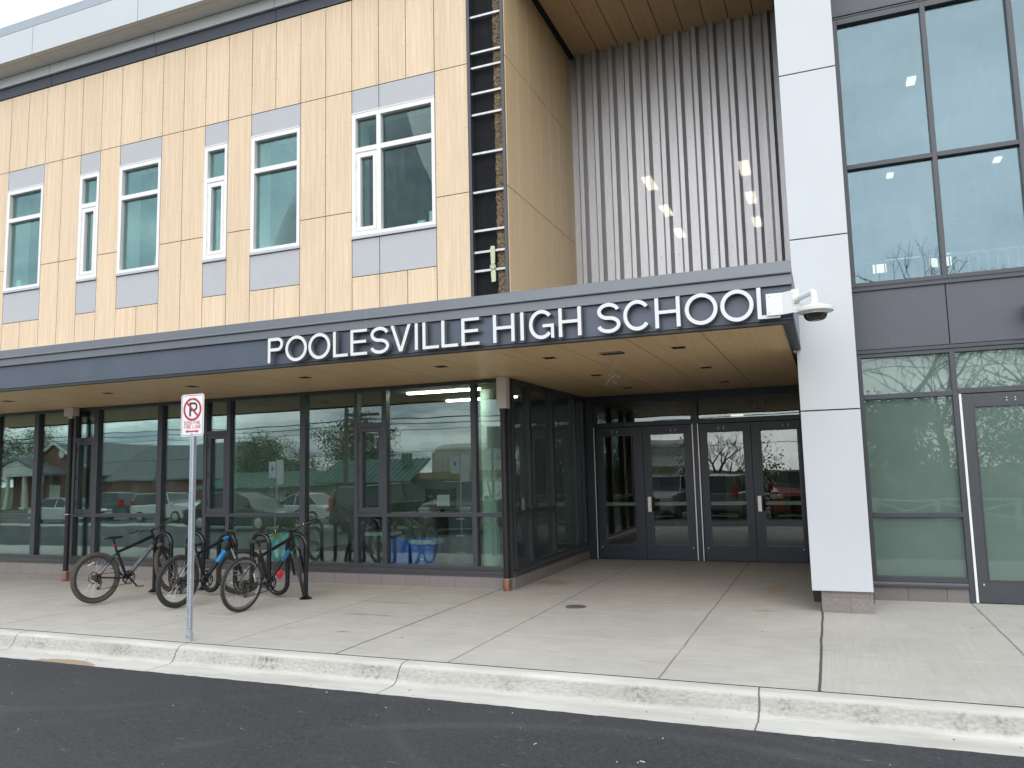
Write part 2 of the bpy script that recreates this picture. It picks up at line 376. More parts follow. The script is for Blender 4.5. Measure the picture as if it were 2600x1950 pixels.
def perforated():
    """galvanised sheet pierced all over with holes too small to see one by one"""
    m, nt, out = newmat('perforated_galvanised'); P = pos(nt)
    n1 = noise(nt, P, 130, 2, 0.8); n2 = noise(nt, pos(nt, (8, 8, 0.7)), 1.0, 4); n3 = noise(nt, P, 0.9, 3)
    c = mixc(nt, ramp(nt, n1, 0.3, 0.7), (0.50, 0.50, 0.52), (0.82, 0.82, 0.85))
    c = mixc(nt, mth(nt, 'MULTIPLY', ramp(nt, n2, 0.4, 0.7), 0.3), c, (0.42, 0.41, 0.42))
    p = bsdf(nt, None, c, 0.52, 0.85, n1, 0.25, 0.002)
    tr = nt.nodes.new('ShaderNodeBsdfTransparent')
    mx = nt.nodes.new('ShaderNodeMixShader')
    nt.links.new(mth(nt, 'ADD', mth(nt, 'MULTIPLY', n1, 0.2), 0.12), mx.inputs[0])
    nt.links.new(p.outputs[0], mx.inputs[1]); nt.links.new(tr.outputs[0], mx.inputs[2]); nt.links.new(mx.outputs[0], out.inputs[0])
    return m

M = {}
M['wood'] = wood('wood_laminate', (0.62, 0.45, 0.29), (0.84, 0.665, 0.475))
M['soffit'] = wood('soffit_laminate', (0.66, 0.45, 0.235), (0.87, 0.63, 0.36), 'y', 0.73, 0.38)
M['sidewood'] = wood('side_laminate', (0.78, 0.55, 0.31), (0.93, 0.72, 0.44), 'z', 0.4915)
M['gap'] = pm('dark_joint_membrane', (0.012, 0.012, 0.014), 0.8)  # near-black backing seen through the open joints
M['grey'] = pm('grey_fibre_panel', lin((180, 181, 185)), 0.4, var=0.025)
M['white'] = pm('white_composite_panel', (0.57, 0.60, 0.63), 0.25, var=0.03, scale=1.1)
M['winframe'] = pm('white_window_frame', (0.82, 0.81, 0.80), 0.35, var=0.03)
M['frame'] = pm('dark_anodised_frame', (0.064, 0.069, 0.079), 0.38, 0.3, var=0.06)
M['doorp'] = pm('dark_door_paint', (0.024, 0.034, 0.054), 0.35, 0.1, var=0.05)
M['fascia'] = pm('slate_fascia_metal', (0.095, 0.115, 0.148), 0.42, 0.35, var=0.10, scale=2.5)
M['fascia2'] = pm('slate_flashing_metal', (0.150, 0.162, 0.180), 0.36, 0.35, var=0.05, scale=2)
M['fasciadark'] = pm('dark_edge_trim', (0.030, 0.033, 0.038), 0.5)
M['spandrel'] = pm('slate_spandrel_panel', (0.098, 0.103, 0.125), 0.48, 0.1, var=0.07, scale=5)
M['eaveband'] = pm('slate_eave_band', (0.060, 0.068, 0.088), 0.45, 0.2, var=0.05)
M['eavegrey'] = pm('eave_soffit_panel', (0.55, 0.55, 0.53), 0.4, var=0.03)
M['coping'] = pm('coping_metal', (0.38, 0.42, 0.46), 0.35, 0.3, var=0.04)
M['black'] = pm('black_membrane', (0.011, 0.012, 0.014), 0.8, var=0.5, scale=9, bump=0.3, spec=0.2)
M['rung'] = pm('galvanised_channel', (0.52, 0.53, 0.54), 0.45, 0.6, var=0.2, scale=14)
M['steel'] = pm('satin_steel', (0.55, 0.53, 0.50), 0.35, 0.9, var=0.08)
M['hinge'] = pm('bright_hinge_strip', (0.72, 0.72, 0.70), 0.35, 0.5, var=0.05)
M['post'] = pm('galvanised_post', (0.50, 0.55, 0.60), 0.42, 0.55, var=0.15, scale=20)
M['hole'] = pm('hole_dark', (0.03, 0.035, 0.04), 0.8)
M['signwhite'] = pm('sign_sheeting', (0.84, 0.85, 0.86), 0.4, var=0.02)
M['red'] = pm('sign_red', (0.50, 0.03, 0.05), 0.45, var=0.05)
M['maroon'] = pm('sign_maroon', (0.22, 0.05, 0.08), 0.45, var=0.05)
M['signblack'] = pm('sign_black', (0.035, 0.04, 0.045), 0.45)
M['letter'] = pm('letter_face', (0.76, 0.76, 0.77), 0.4, var=0.015)
M['letterside'] = pm('letter_return', (0.24, 0.27, 0.27), 0.4, 0.3, var=0.06)
M['rack'] = pm('black_powder_coat', (0.010, 0.011, 0.012), 0.22, 0.0, var=0.2, scale=12)
M['camwhite'] = pm('camera_white_paint', (0.80, 0.81, 0.80), 0.35, var=0.02)
M['pvc'] = pm('white_pipe_cover', (0.62, 0.60, 0.56), 0.5, var=0.06, scale=12)
M['pipe'] = pm('black_pipe', (0.016, 0.016, 0.017), 0.45, 0.2, var=0.5, scale=20)
M['copper'] = pm('copper_boot', (0.25, 0.13, 0.08), 0.5, 0.5, var=0.35, scale=20)
M['slab'] = concrete_slab('broomed_concrete'); M['kerb'] = kerb_mat(); M['asphalt'] = asphalt_mat()
M['block'] = block_mat('ground_face_block', (0.215, 0.195, 0.19), (0.245, 0.222, 0.215), (0.16, 0.145, 0.14))
M['perf'] = perforated()
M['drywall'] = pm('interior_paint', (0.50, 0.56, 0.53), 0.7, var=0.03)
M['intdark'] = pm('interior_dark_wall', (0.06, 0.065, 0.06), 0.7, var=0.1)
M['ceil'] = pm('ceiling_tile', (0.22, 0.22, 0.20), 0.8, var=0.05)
M['carpet'] = pm('carpet', (0.05, 0.055, 0.06), 0.9, var=0.3, scale=30)
M['olive'] = pm('olive_wall_paint', (0.26, 0.22, 0.09), 0.6, var=0.05)
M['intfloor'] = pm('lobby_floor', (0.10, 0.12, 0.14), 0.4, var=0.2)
M['glass'] = glass('storefront_glass', (0.76, 0.86, 0.82), 0.095, (0.90, 1.0, 0.985), 0.012)
M['glassw'] = glass('window_glass', (0.75, 0.87, 0.85), 0.018, (0.84, 1.0, 0.99), 0.010, fres=0.45)
M['glassr'] = glass('curtain_wall_glass', (0.78, 0.88, 0.88), 0.070, (0.66, 0.86, 1.0), 0.010)
M['glassd'] = glass('door_glass', (0.78, 0.82, 0.80), 0.055, (0.90, 0.97, 1.0), 0.010)
M['lightpanel'] = emit('lit_ceiling_panel', (1.0, 0.92, 0.66), 8.0)
M['striplight'] = emit('lit_strip', (1.0, 0.96, 0.80), 14.0)
M['downlit'] = emit('lit_small_panel', (1.0, 0.93, 0.75), 0.8)
M['dbrown'] = pm('recessed_light_dark', (0.020, 0.016, 0.014), 0.4)

def film():
    m, nt, out = newmat('frosted_film_glass'); v = pos(nt)
    c = mixc(nt, ramp(nt, noise(nt, v, 1.5, 3), 0.3, 0.7), (0.075, 0.125, 0.105), (0.095, 0.15, 0.13))
    d = bsdf(nt, None, c, 0.6)
    gl = nt.nodes.new('ShaderNodeBsdfGlossy'); gl.inputs['Roughness'].default_value = 0.015; gl.inputs['Color'].default_value = (0.85, 1, 0.97, 1)
    n = noise(nt, v, 1.3, 1); b = nt.nodes.new('ShaderNodeBump'); b.inputs['Strength'].default_value = 0.03; b.inputs['Distance'].default_value = 0.1
    nt.links.new(n, b.inputs['Height']); nt.links.new(b.outputs[0], gl.inputs['Normal'])
    fr = nt.nodes.new('ShaderNodeFresnel'); fr.inputs[0].default_value = 1.5
    mx = nt.nodes.new('ShaderNodeMixShader'); nt.links.new(mth(nt, 'ADD', mth(nt, 'MULTIPLY', fr.outputs[0], 0.7), 0.05, True), mx.inputs[0])
    nt.links.new(d.outputs[0], mx.inputs[1]); nt.links.new(gl.outputs[0], mx.inputs[2]); nt.links.new(mx.outputs[0], out.inputs[0])
    return m
M['film'] = film()

def sm(t): t = max(0.0, min(1.0, t)); return t*t*(3-2*t)
def gz(x, y):
    """pavement level: it dips a little towards the far end of the storefront"""
    return -0.165*max(0.0, min(1.0, (-7-x)/7.2))*max(0.0, min(1.0, (y-6.1)/3.9))

# ------------------------------------------------------------------ the setting
def lotz(x, y):
    if y > 3: return -0.145
    pts = [(3, -0.145), (-2, -0.40), (-7, -0.58), (-14, -0.85), (-40, -1.25), (-400, -1.6)]
    for (y1, z1), (y2, z2) in zip(pts, pts[1:]):
        if y >= y2: return z1+(z2-z1)*(y1-y)/(y1-y2)
    return -1.6

def sheet(name, xs, ys, zf, mat, dz=0):
    mb = MB(); vs = [(x, y, zf(x, y)+dz) for y in ys for x in xs]; n = len(xs)
    mb.add(vs, [(j*n+i, j*n+i+1, (j+1)*n+i+1, (j+1)*n+i) for j in range(len(ys)-1) for i in range(n-1)])
    o = mb.build(name, mat, smooth=True); tag(o, kind='structure'); return o
def rng(a, b, n): return [a+(b-a)*i/n for i in range(n+1)]

sheet('pavement', rng(-30, 8, 76), [6.135]+rng(6.4, 15.2, 30), gz, M['slab'])
YS = [3, -2, -7, -14, -40, -400]
gm = pm('grass_ground', (0.075, 0.105, 0.035), 0.9, var=0.35, scale=3, bump=0.6, fine=40)
sheet('ground', rng(-400, 400, 16), [-400, -40, -14, -7, -2, 3, 5.0, 30, 200], lambda x, y: lotz(x, y)-0.05, gm)
# asphalt lane with a slightly ragged edge against the gutter
mb = MB(); xs = rng(-60, 40, 40); xs = sorted(set([round(x, 3) for x in xs]+[round(-12+0.05*i, 3) for i in range(300)]))
ys = [None, 5.4, 4.0, 3.0, 0.5, -2, -4.5, -7.5]; vs = []
for y in ys:
    for x in xs:
        yy = 5.585+random.uniform(-0.006, 0.006) if y is None else y
        vs.append((x, yy, lotz(x, yy)+0.004))
n = len(xs); mb.add(vs, [(j*n+i, j*n+i+1, (j+1)*n+i+1, (j+1)*n+i) for j in range(len(ys)-1) for i in range(n-1)])
tag(mb.build('asphalt_road', M['asphalt'], smooth=True), kind='structure')
sheet('street', rng(-120, 60, 20), [-18, -14, -11.5], lotz, pm('old_asphalt', (0.075, 0.08, 0.085), 0.8, var=0.2, bump=0.4), 0.0)
# rolled kerb and gutter, one cast profile
prof = [(5.50, -0.40), (5.50, -0.150), (5.56, -0.143), (5.70, -0.146), (5.84, -0.148), (5.885, -0.143), (5.915, -0.130), (5.938, -0.105),
        (5.955, -0.070), (5.968, -0.040), (5.985, -0.018), (6.01, -0.006), (6.04, -0.001), (6.118, -0.001), (6.118, -0.40)]
mb = MB(); xs = rng(-30, 12, 84)
vs = []; k = len(prof)
for x in xs:
    for a, b in prof: vs.append((x, a, b))
mb.add(vs, [(i*k+j, i*k+(j+1)%k, (i+1)*k+(j+1)%k, (i+1)*k+j) for i in range(len(xs)-1) for j in range(k)])
tag(mb.build('kerb', M['kerb'], smooth=True, ang=50), kind='structure')
mb = MB(); mb.box(-30, 12, 6.1185, 6.1345, -0.3, -0.008)
tag(mb.build('kerb_joint', pm('fibre_joint_filler', (0.075, 0.052, 0.04), 0.9, var=0.4, scale=40)), kind='structure')
mb = MB(); mb.extr([(-7.9, -1.2), (-7.9, -0.52), (-7.75, -0.50), (-7.5, -0.50), (-7.42, -0.60), (-7.42, -1.2)], -60, -19.5)
tag(mb.build('far_kerb', M['kerb']), kind='structure')

# bits of grit and bark lying about
mb = MB()
for i in range(150):
    x = random.uniform(-9, 3); y = random.choice([random.uniform(2.2, 5.5), random.uniform(4.0, 5.5), random.uniform(5.6, 5.86), random.uniform(6.2, 9.8)])
    if y < 5.55: z = lotz(x, y)+0.004
    elif y < 5.9: z = -0.146
    else: z = gz(x, y)
    l = random.uniform(0.003, 0.009)*(2.5 if random.random() < 0.12 else 1); w = random.uniform(0.002, 0.005); a = random.uniform(0, 3.14)
    c, s_ = math.cos(a), math.sin(a); h = random.uniform(0.002, 0.005)
    p = [(x+c*u-s_*v, y+s_*u+c*v) for u, v in ((-l, -w), (l, -w*0.6), (l*0.8, w), (-l*0.7, w*0.8))]
    mb.add([(q[0], q[1], z) for q in p]+[(x+(q[0]-x)*0.6, y+(q[1]-y)*0.6, z+h) for q in p], [(0,1,5,4),(1,2,6,5),(2,3,7,6),(3,0,4,7),(4,5,6,7)], random.choice((0, 0, 1, 2)))
tag(mb.build('grit', [pm('grit_pale', (0.55, 0.53, 0.5), 0.9), pm('grit_brown', (0.2, 0.13, 0.07), 0.9), pm('grit_dark', (0.06, 0.05, 0.045), 0.9)]),
    'loose grit and bark scattered over the asphalt, gutter and pavement', 'grit', kind='stuff')

# ------------------------------------------------------------------ school building
B = worldly(empty('school_building', (-4, 12, 0), label='two storey school building in pale wood panels, slate canopy and green tinted glass', cat='building'))
def part(mb, name, mat, parent=B, **k): return mb.build(name, mat, parent, **k)

# -- upper wood cladding, each board with an open joint
YW = 9.94
seam = [-16.37, -15.88, -15.39, -14.90, -14.42, -13.93, -13.43, -12.955, -12.48, -11.98, -11.49, -11.0, -10.505, -10.015, -9.53, -9.03, -8.54, -8.05, -7.555, -7.07, -6.58, -6.09, -5.61, -5.12, -4.575]
ZT, Z1, Z2, ZB = 9.125, 7.605, 5.643, 3.3
wins = [(-14.42, -13.43, 'a'), (-12.48, -11.98, 'v'), (-11.49, -10.505, 'a'), (-9.53, -9.03, 'v'), (-8.54, -7.555, 'a'), (-6.58, -5.12, 'c'), (-16.37, -15.39, 'a')]
def inwin(a, b): return any(a >= w[0]-0.02 and b <= w[1]+0.02 for w in wins)
g = 0.006; D = 0.012
mb = MB()
def board(a, b, z0, z1, y=YW, scr=True):
    mb.box(a+g, b-g, y, y+D, z0+g, z1-g)
    if scr:
        nz = max(2, int(round((z1-z0)/0.55))+1)
        for i in range(nz):
            zz = z0+0.05+(z1-z0-0.1)*i/(nz-1)
            for xx in (a+0.035, b-0.035):
                mb.cyl((xx, y-0.0015, zz), (xx, y+0.002, zz), 0.006, 6, m=1)
for a, b in zip(seam, seam[1:]):
    board(a, b, Z1, ZT)
    if inwin(a, b): board(a, b, ZB, 4.605)
    else:
        board(a, b, Z2, Z1); board(a, b, ZB, Z2)
part(mb, 'wood_cladding', [M['wood'], pm('screw_head', (0.17, 0.12, 0.08), 0.4, 0.4)])
# -- grey infill panels above and below each window, and a core wall behind everything
core = MB(); reveal = MB()
xprev = -16.6
for x0, x1, t in sorted(wins):
    cuts = [x0, x1] if t != 'c' else [x0, -6.09, x1]
    for a, b in zip(cuts, cuts[1:]):
        for z0, z1 in ((7.225, 7.605), (4.605, 5.185)):
            p = MB(); p.box(a+g, b-g, YW+0.002, YW+0.014, z0+g, z1-g)
            for xx in (a+0.04, b-0.04):
                for zz in (z0+0.04, z1-0.04): p.cyl((xx, YW, zz), (xx, YW+0.004, zz), 0.006, 6, m=1)
            part(p, 'infill_panel', [M['grey'], pm('screw_grey', (0.2, 0.2, 0.22), 0.4, 0.4)])
    core.box(xprev, x0, YW+0.03, YW+0.10, 3.3, 9.3)
    core.box(x0, x1, YW+0.03, YW+0.10, 3.3, 5.20); core.box(x0, x1, YW+0.03, YW+0.10, 7.21, 9.3)
    xprev = x1
core.box(xprev, -4.60, YW+0.03, YW+0.10, 3.3, 9.3)
part(core, 'wall_core', M['gap'])
# -- punched windows
def window(x0, x1, t):
    f = MB(); yf = YW-0.012; yb = YW+0.09; zb, zt = 5.235, 7.2
    f.box(x0+0.005, x0+0.075, yf, yb, zb, zt); f.box(x1-0.06, x1-0.005, yf, yb, zb, zt)
    f.box(x0+0.075, x1-0.06, yf, yb, 7.125, zt); f.box(x0+0.075, x1-0.06, yf, yb, zb, 5.29)
    bays = [(x0+0.075, x1-0.06, t != 'a')]
    if t == 'c':
        f.box(-6.13, -6.055, yf, yb, 5.29, 7.125); bays = [(x0+0.075, -6.13, True), (-6.055, x1-0.06, False)]
    for a, b, v in bays: f.box(a, b, yf+0.002, yb, 6.57, 6.65)
    f.box(x0+0.005, x1-0.005, yf-0.006, yb, 7.2005, 7.22)
    o = part(f, 'window', M['winframe'], bevel=0.004)
    s_ = MB(); s_.box(x0, x1+0.005, yf-0.02, YW+0.03, 5.19, 5.2345)
    part(s_, 'sill', pm('sill_metal', (0.50, 0.51, 0.54), 0.4, 0.2, var=0.03), o, bevel=0.003)
    yg = YW+0.055
    for a, b, v in bays:
        p = MB(); p.box(a-0.004, b+0.004, yg, yg+0.008, 6.646, 7.129); part(p, 'pane', M['glassw'], o)
        p = MB()
        if v:
            h = MB(); a1, b1 = a+0.025, b-0.018
            h.box(a, a1, YW+0.005, yb, 5.29, 6.57); h.box(b1, b, YW+0.005, yb, 5.29, 6.57)
            h.box(a1, b1, YW+0.005, yb, 6.545, 6.57); h.box(a1, b1, YW+0.005, yb, 5.29, 5.315)
            h.box(a1, a1+0.055, YW-0.004, yb, 5.315, 6.545); h.box(b1-0.05, b1, YW-0.004, yb, 5.315, 6.545)
            h.box(a1+0.055, b1-0.05, YW-0.004, yb, 6.485, 6.545); h.box(a1+0.055, b1-0.05, YW-0.004, yb, 5.315, 5.375)
            for zz in (5.5, 6.35): h.box(a1-0.012, a1+0.004, YW-0.012, YW-0.0045, zz, zz+0.09)
            part(h, 'sash', M['winframe'], o, bevel=0.003)
            p.box(a1+0.051, b1-0.046, yg, yg+0.008, 5.371, 6.489)
        else: p.box(a-0.004, b+0.004, yg, yg+0.008, 5.286, 6.574)
        part(p, 'pane', M['glassw'], o)
    return o
for w in wins: window(*w)
for x0, x1, t in wins:      # plastered reveals inside
    reveal.box(x0-0.05, x0+0.03, YW+0.101, YW+0.45, 5.15, 7.3); reveal.box(x1-0.02, x1+0.05, YW+0.101, YW+0.45, 5.15, 7.3)
    reveal.box(x0+0.03, x1-0.02, YW+0.101, YW+0.45, 7.22, 7.3); reveal.box(x0+0.03, x1-0.02, YW+0.101, YW+0.45, 5.15, 5.23)
part(reveal, 'window_reveal', pm('reveal_paint', (0.78, 0.80, 0.78), 0.7))
# things on the sills
def sill_item(name, bx, mat, label, cat):
    m_ = MB(); m_.box(*bx); tag(m_.build(name, mat, bevel=0.004), label, cat)
sill_item('desk_chair', (-11.10, -10.75, 10.42, 10.50, 5.0, 5.62), pm('chair_grey', (0.05, 0.055, 0.065), 0.6), 'dark chair back behind the middle upper window', 'chair')
sill_item('paper_sheet', (-10.74, -10.60, 10.06, 10.064, 5.29, 5.48), pm('paper', (0.7, 0.75, 0.72), 0.7), 'white sheet of paper leaning in the upper window beside a dark chair back', 'paper')
sill_item('paper_tray', (-14.25, -14.12, 10.06, 10.075, 5.29, 5.46), MATS['paper'], 'pale folder standing in the farthest upper window', 'folder')
sill_item('name_card', (-5.30, -5.20, 10.06, 10.064, 5.29, 5.5), MATS['paper'], 'clear card holder in the corner of the widest upper window', 'card holder')
sill_item('small_box', (-5.50, -5.38, 10.06, 10.12, 5.29, 5.38), MATS['paper'], 'small pale box on the sill of the widest upper window', 'box')

# -- unfinished corner bay: membrane, mineral wool, furring channels, edge trims
c_ = MB(); c_.box(-4.60, -4.0, 10.03, 10.10, 3.3, 9.3); part(c_, 'membrane', M['black'])
c_ = MB(); c_.box(-4.575+0.008, -4.522, 9.915, 10.03, 3.3, 9.12); c_.box(-4.032, -3.985, 9.915, 10.03, 3.3, 9.12)
part(c_, 'corner_trim', M['frame'], bevel=0.003)
wl = MB(); nz = 260; cols = 7; vs = []
for i in range(nz+1):
    z = 3.3+(9.12-3.3)*i/nz
    ex = random.uniform(-0.012, 0.012)
    for j in range(cols+1):
        x = -4.19+0.155*j/cols+(ex if j == 0 else 0)
        vs.append((x, 10.028 if j in (0,) else 9.998+random.uniform(-0.02, 0.012), z))
wl.add(vs, [(i*(cols+1)+j, i*(cols+1)+j+1, (i+1)*(cols+1)+j+1, (i+1)*(cols+1)+j) for i in range(nz) for j in range(cols)])
part(wl, 'mineral_wool', pm('mineral_wool_brown', (0.20, 0.15, 0.095), 0.95, var=0.5, scale=26, bump=1.0, fine=90))
for z in (8.86, 8.31, 7.745, 7.515, 7.115, 6.79, 6.195, 5.615, 5.04, 4.725, 4.45, 4.0, 3.6):
    r_ = MB(); r_.box(-4.521, -4.033, 9.945, 9.975, z-0.017, z+0.017); part(r_, 'furring_channel', M['rung'], bevel=0.003)

# -- side wall of the upper recess
sd = MB(); XS = -3.985; ysm = [9.945, 10.43, 10.92, 11.41, 11.90, 12.38, 12.86, 13.25]
for a, b in zip(ysm, ysm[1:]):
    for z0, z1 in ((3.3, Z2), (Z2, Z1), (Z1, 9.2)):
        sd.box(XS, XS+0.012, a+0.005, b-0.005, z0+g, z1-g)
part(sd, 'side_cladding', M['sidewood'])
sd = MB(); sd.box(XS-0.1, XS-0.004, 10.05, 13.6, 2.95, 9.35); part(sd, 'side_wall_core', M['gap'])
# -- soffit high over the recess
so = MB(); js = [-3.90, -3.42, -3.04, -2.655, -2.265, -1.875, -1.487, -1.10, -0.70, -0.36]
for a, b in zip(js, js[1:]):
    for y0, y1 in ((9.6, 11.83), (11.83, 13.75)):
        so.box(a+0.007, b-0.007, y0+0.004, y1-0.003, 9.2, 9.212)
part(so, 'high_soffit', M['soffit'])
so = MB(); so.box(-4.0, -0.36, 9.6, 13.9, 9.215, 9.35); so.box(-3.985, -3.905, 9.6, 13.9, 9.16, 9.213); part(so, 'soffit_backing', M['gap'])

# -- corrugated perforated screen
sc_ = MB(); pitch = 0.2975; x = -3.985; top = []
x_start = -3.98
pts = []
k = 0
xx = -3.99
while xx < -0.42:
    # valley (back) - web - crest (front) - web
    pts += [(xx, 13.20), (xx+0.125, 13.20), (xx+0.172, 13.085), (xx+0.240, 13.085), (xx+0.287, 13.20)]
    xx += pitch
pts = [p for p in pts if p[0] < -0.40]+[(-0.40, 13.20), (-0.31, 13.20)]
zs = [3.2, 5.2, 7.3, 9.26]
vs = [(a, b, z) for z in zs for a, b in pts]; n = len(pts)
sc_.add(vs, [(j*n+i, j*n+i+1, (j+1)*n+i+1, (j+1)*n+i) for j in range(len(zs)-1) for i in range(n-1)])
so_ = part(sc_, 'corrugated_screen', M['perf'])
sol = so_.modifiers.new('thick', 'SOLIDIFY'); sol.thickness = 0.003
gi = MB()
for z in (8.82, 7.27, 5.22, 3.65): gi.box(-3.98, -0.42, 13.23, 13.29, z-0.07, z+0.07)
part(gi, 'screen_girt', pm('girt_metal', (0.45, 0.45, 0.46), 0.5, 0.6))
gi = MB()
for z in (8.82, 7.27, 5.22):
    xx = -3.99+0.062
    while xx < -0.45: gi.cyl((xx, 13.194, z), (xx, 13.199, z), 0.008, 8); xx += pitch
part(gi, 'screen_screws', pm('screw_dark', (0.09, 0.09, 0.1), 0.5, 0.5))

# -- roof eave in lengths, with open joints
ev = MB(); xs = [-18.6, -15.955, -13.32, -10.685, -8.05, -5.415, -2.8]
for a, b in zip(xs, xs[1:]):
    a += 0.006; b -= 0.006
    ev.extr([(9.505, 9.562), (9.505, 10.108), (9.56, 10.108), (9.56, 9.60), (9.585, 9.575)], a, b, 0)
    ev.extr([(9.507, 9.556), (9.586, 9.550), (9.586, 9.60), (9.565, 9.60)], a, b, 1)
    ev.extr([(9.592, 9.549), (9.872, 9.541), (9.872, 9.60), (9.592, 9.60)], a, b, 1)
    ev.extr([(9.872, 9.345), (9.872, 9.536), (9.92, 9.536), (9.92, 9.345)], a, b, 2)
    ev.extr([(9.925, 9.135), (9.925, 9.338), (9.97, 9.338), (9.97, 9.135)], a, b, 3)
part(ev, 'eave', [M['white'], M['eavegrey'], pm('eave_light_band', (0.48, 0.50, 0.52), 0.4, var=0.03), M['eaveband']])
ev = MB(); ev.extr([(9.515, 10.125), (9.515, 10.31), (9.60, 10.33), (10.3, 10.30), (10.3, 10.125)], -18.6, -2.8)
part(ev, 'coping', M['coping'], bevel=0.006)
ev = MB(); ev.box(-18.6, -2.8, 9.62, 10.3, 9.61, 10.12); ev.box(-18.6, -2.8, 9.98, 10.3, 9.36, 9.61); ev.box(-18.6, -2.8, 9.98, 10.3, 9.0, 9.36); part(ev, 'eave_core', M['gap'])

# -- canopy: fascia, flashing, soffit
XL, XR = -18.0, -0.20
ca = MB()
ca.box(XL, XR-0.008, 7.385, 7.43, 2.905, 3.25, 0)
ca.extr([(7.378, 2.876), (7.378, 2.904), (7.45, 2.904), (7.45, 2.876)], XL, XR, 2)
ca.extr([(7.384, 2.905), (7.374, 2.912), (7.374, 2.925), (7.384, 2.930)], XL, XR, 0)
ca.extr([(7.345, 3.225), (7.350, 3.325), (7.43, 3.33), (7.43, 3.252), (7.38, 3.252), (7.38, 3.225)], XL, XR, 1)
ca.extr([(7.322, 3.326), (7.318, 3.340), (7.335, 3.348), (7.43, 3.348), (7.43, 3.331)], XL, XR, 3)
ca.extr([(7.345, 3.3485), (7.365, 3.452), (7.46, 3.462), (7.46, 3.3485)], XL, XR, 1)
for x in (-2.25, -4.68, -8.2):
    ca.extr([(7.3435, 3.226), (7.3485, 3.322), (7.36, 3.322), (7.36, 3.226)], x-0.004, x, 3); ca.extr([(7.3435, 3.3495), (7.3635, 3.452), (7.38, 3.452), (7.38, 3.3495)], x-0.004, x, 3)
canopy = part(ca, 'canopy', [M['fascia'], M['fascia2'], M['fasciadark'], pm('drip_lip', (0.26, 0.28, 0.31), 0.35, 0.4)], bevel=0.002)
ca = MB()          # end return of the canopy, wrapping back towards the white column
ca.box(-0.30, XR, 7.451, 9.245, 2.876, 2.93, 0)
ca.box(-0.262, -0.202, 7.432, 9.245, 2.931, 3.44, 1)
part(ca, 'end_return', [M['fasciadark'], M['fascia2']], canopy, bevel=0.003)
ca = MB(); ca.box(XL, -4.03, 7.461, 9.94, 3.40, 3.43); ca.box(-4.03, -0.27, 7.461, 13.12, 3.40, 3.43)
part(ca, 'canopy_roof', pm('roof_membrane', (0.25, 0.25, 0.26), 0.8), canopy)
for nm, xj in (('a', None),):
    so = MB(); js = [-18.0, -17.2, -16.25, -15.29, -14.33, -13.37, -12.41, -11.44, -10.48, -9.60, -8.62, -7.75, -6.78, -5.82, -4.88, -4.06]
    for a, b in zip(js, js[1:]): so.box(a+0.005, b-0.005, 7.452, 10.03, 2.90, 2.912)
    js = [-4.06, -3.26, -2.54, -1.80, -1.06, -0.302]
    for a, b in zip(js, js[1:]):
        for y0, y1 in ((7.452, 9.72), (9.72, 11.7), (11.7, 13.66)): so.box(a+0.005, b-0.005, y0+0.003, y1-0.002, 2.90, 2.912)
    part(so, 'soffit', M['soffit'], canopy)
so = MB(); so.box(XL, -4.06, 7.46, 10.03, 2.916, 2.95); so.box(-4.06, -0.302, 7.46, 13.66, 2.916, 2.95); part(so, 'soffit_backing', M['gap'], canopy)

# -- storefront
YF = 10.0; DP = 0.11; YG = YF+0.055
def rails(mb, x0, x1, rl, y0=YF, y1=YF+DP):
    for z0, z1 in rl: mb.box(x0, x1, y0, y1, z0, z1)
vert = [(-16.50, -16.42), (-15.98, -15.90), (-14.55, -14.47), (-13.49, -13.375), (-12.52, -12.42), (-11.98, -11.88), (-10.50, -10.395), (-9.50, -9.43), (-9.02, -8.945), (-7.58, -7.48), (-6.595, -6.53), (-6.11, -6.03), (-4.655, -4.58), (-4.20, -4.06)]
bays = ['v', 'r', 'f', 'f', 'v', 'r', 'f', 'v', 'r', 'f', 'v', 'r', 'r']
bays[2] = 'r'
fr = MB()
for a, b in vert: fr.box(a, b, YF, YF+DP, 0.25, 2.898)
panes = []; vents = []
for (a0, a1), (b0, b1), t in zip(vert, vert[1:], bays):
    rl = [(0.25, 0.30), (2.845, 2.898)]
    if t == 'f': panes.append((a1, b0, 0.30, 2.845))
    if t in 'rv': rl.append((0.975, 1.03)); panes.append((a1, b0, 0.30, 0.975))
    if t == 'r': panes.append((a1, b0, 1.03, 2.845))
    if t == 'v': rl.append((2.30, 2.365)); panes.append((a1, b0, 2.365, 2.845)); vents.append((a1, b0))
    rails(fr, a1, b0, rl)
store = part(fr, 'storefront', M['frame'], bevel=0.003)
for a, b, z0, z1 in panes:
    p = MB(); p.box(a-0.003, b+0.003, YG, YG+0.01, z0-0.003, z1+0.003); part(p, 'pane', M['glass'], store)
for a, b in vents:
    h = MB(); y0 = YF+0.012; y1 = YF+0.10
    h.box(a, a+0.075, y0, y1, 1.03, 2.30); h.box(b-0.065, b, y0, y1, 1.03, 2.30)
    h.box(a+0.075, b-0.065, y0, y1, 2.235, 2.30); h.box(a+0.075, b-0.065, y0, y1, 1.03, 1.11)
    for zz in (1.15, 1.62, 2.1): h.box(a+0.02, a+0.032, y0-0.012, y0-0.0005, zz, zz+0.10)
    part(h, 'vent_sash', M['frame'], store, bevel=0.004)
    p = MB(); p.box(a+0.072, b-0.062, YG+0.01, YG+0.02, 1.107, 2.238); part(p, 'pane', M['glass'], store)
s_ = MB(); s_.extr([(9.975, 0.168), (9.975, 0.190), (9.985, 0.196), (9.985, 0.232), (9.998, 0.249), (10.1, 0.249), (10.1, 0.168)], -16.5, -4.045)
part(s_, 'sill_flashing', pm('sill_flash', (0.085, 0.09, 0.10), 0.35, 0.4), store)
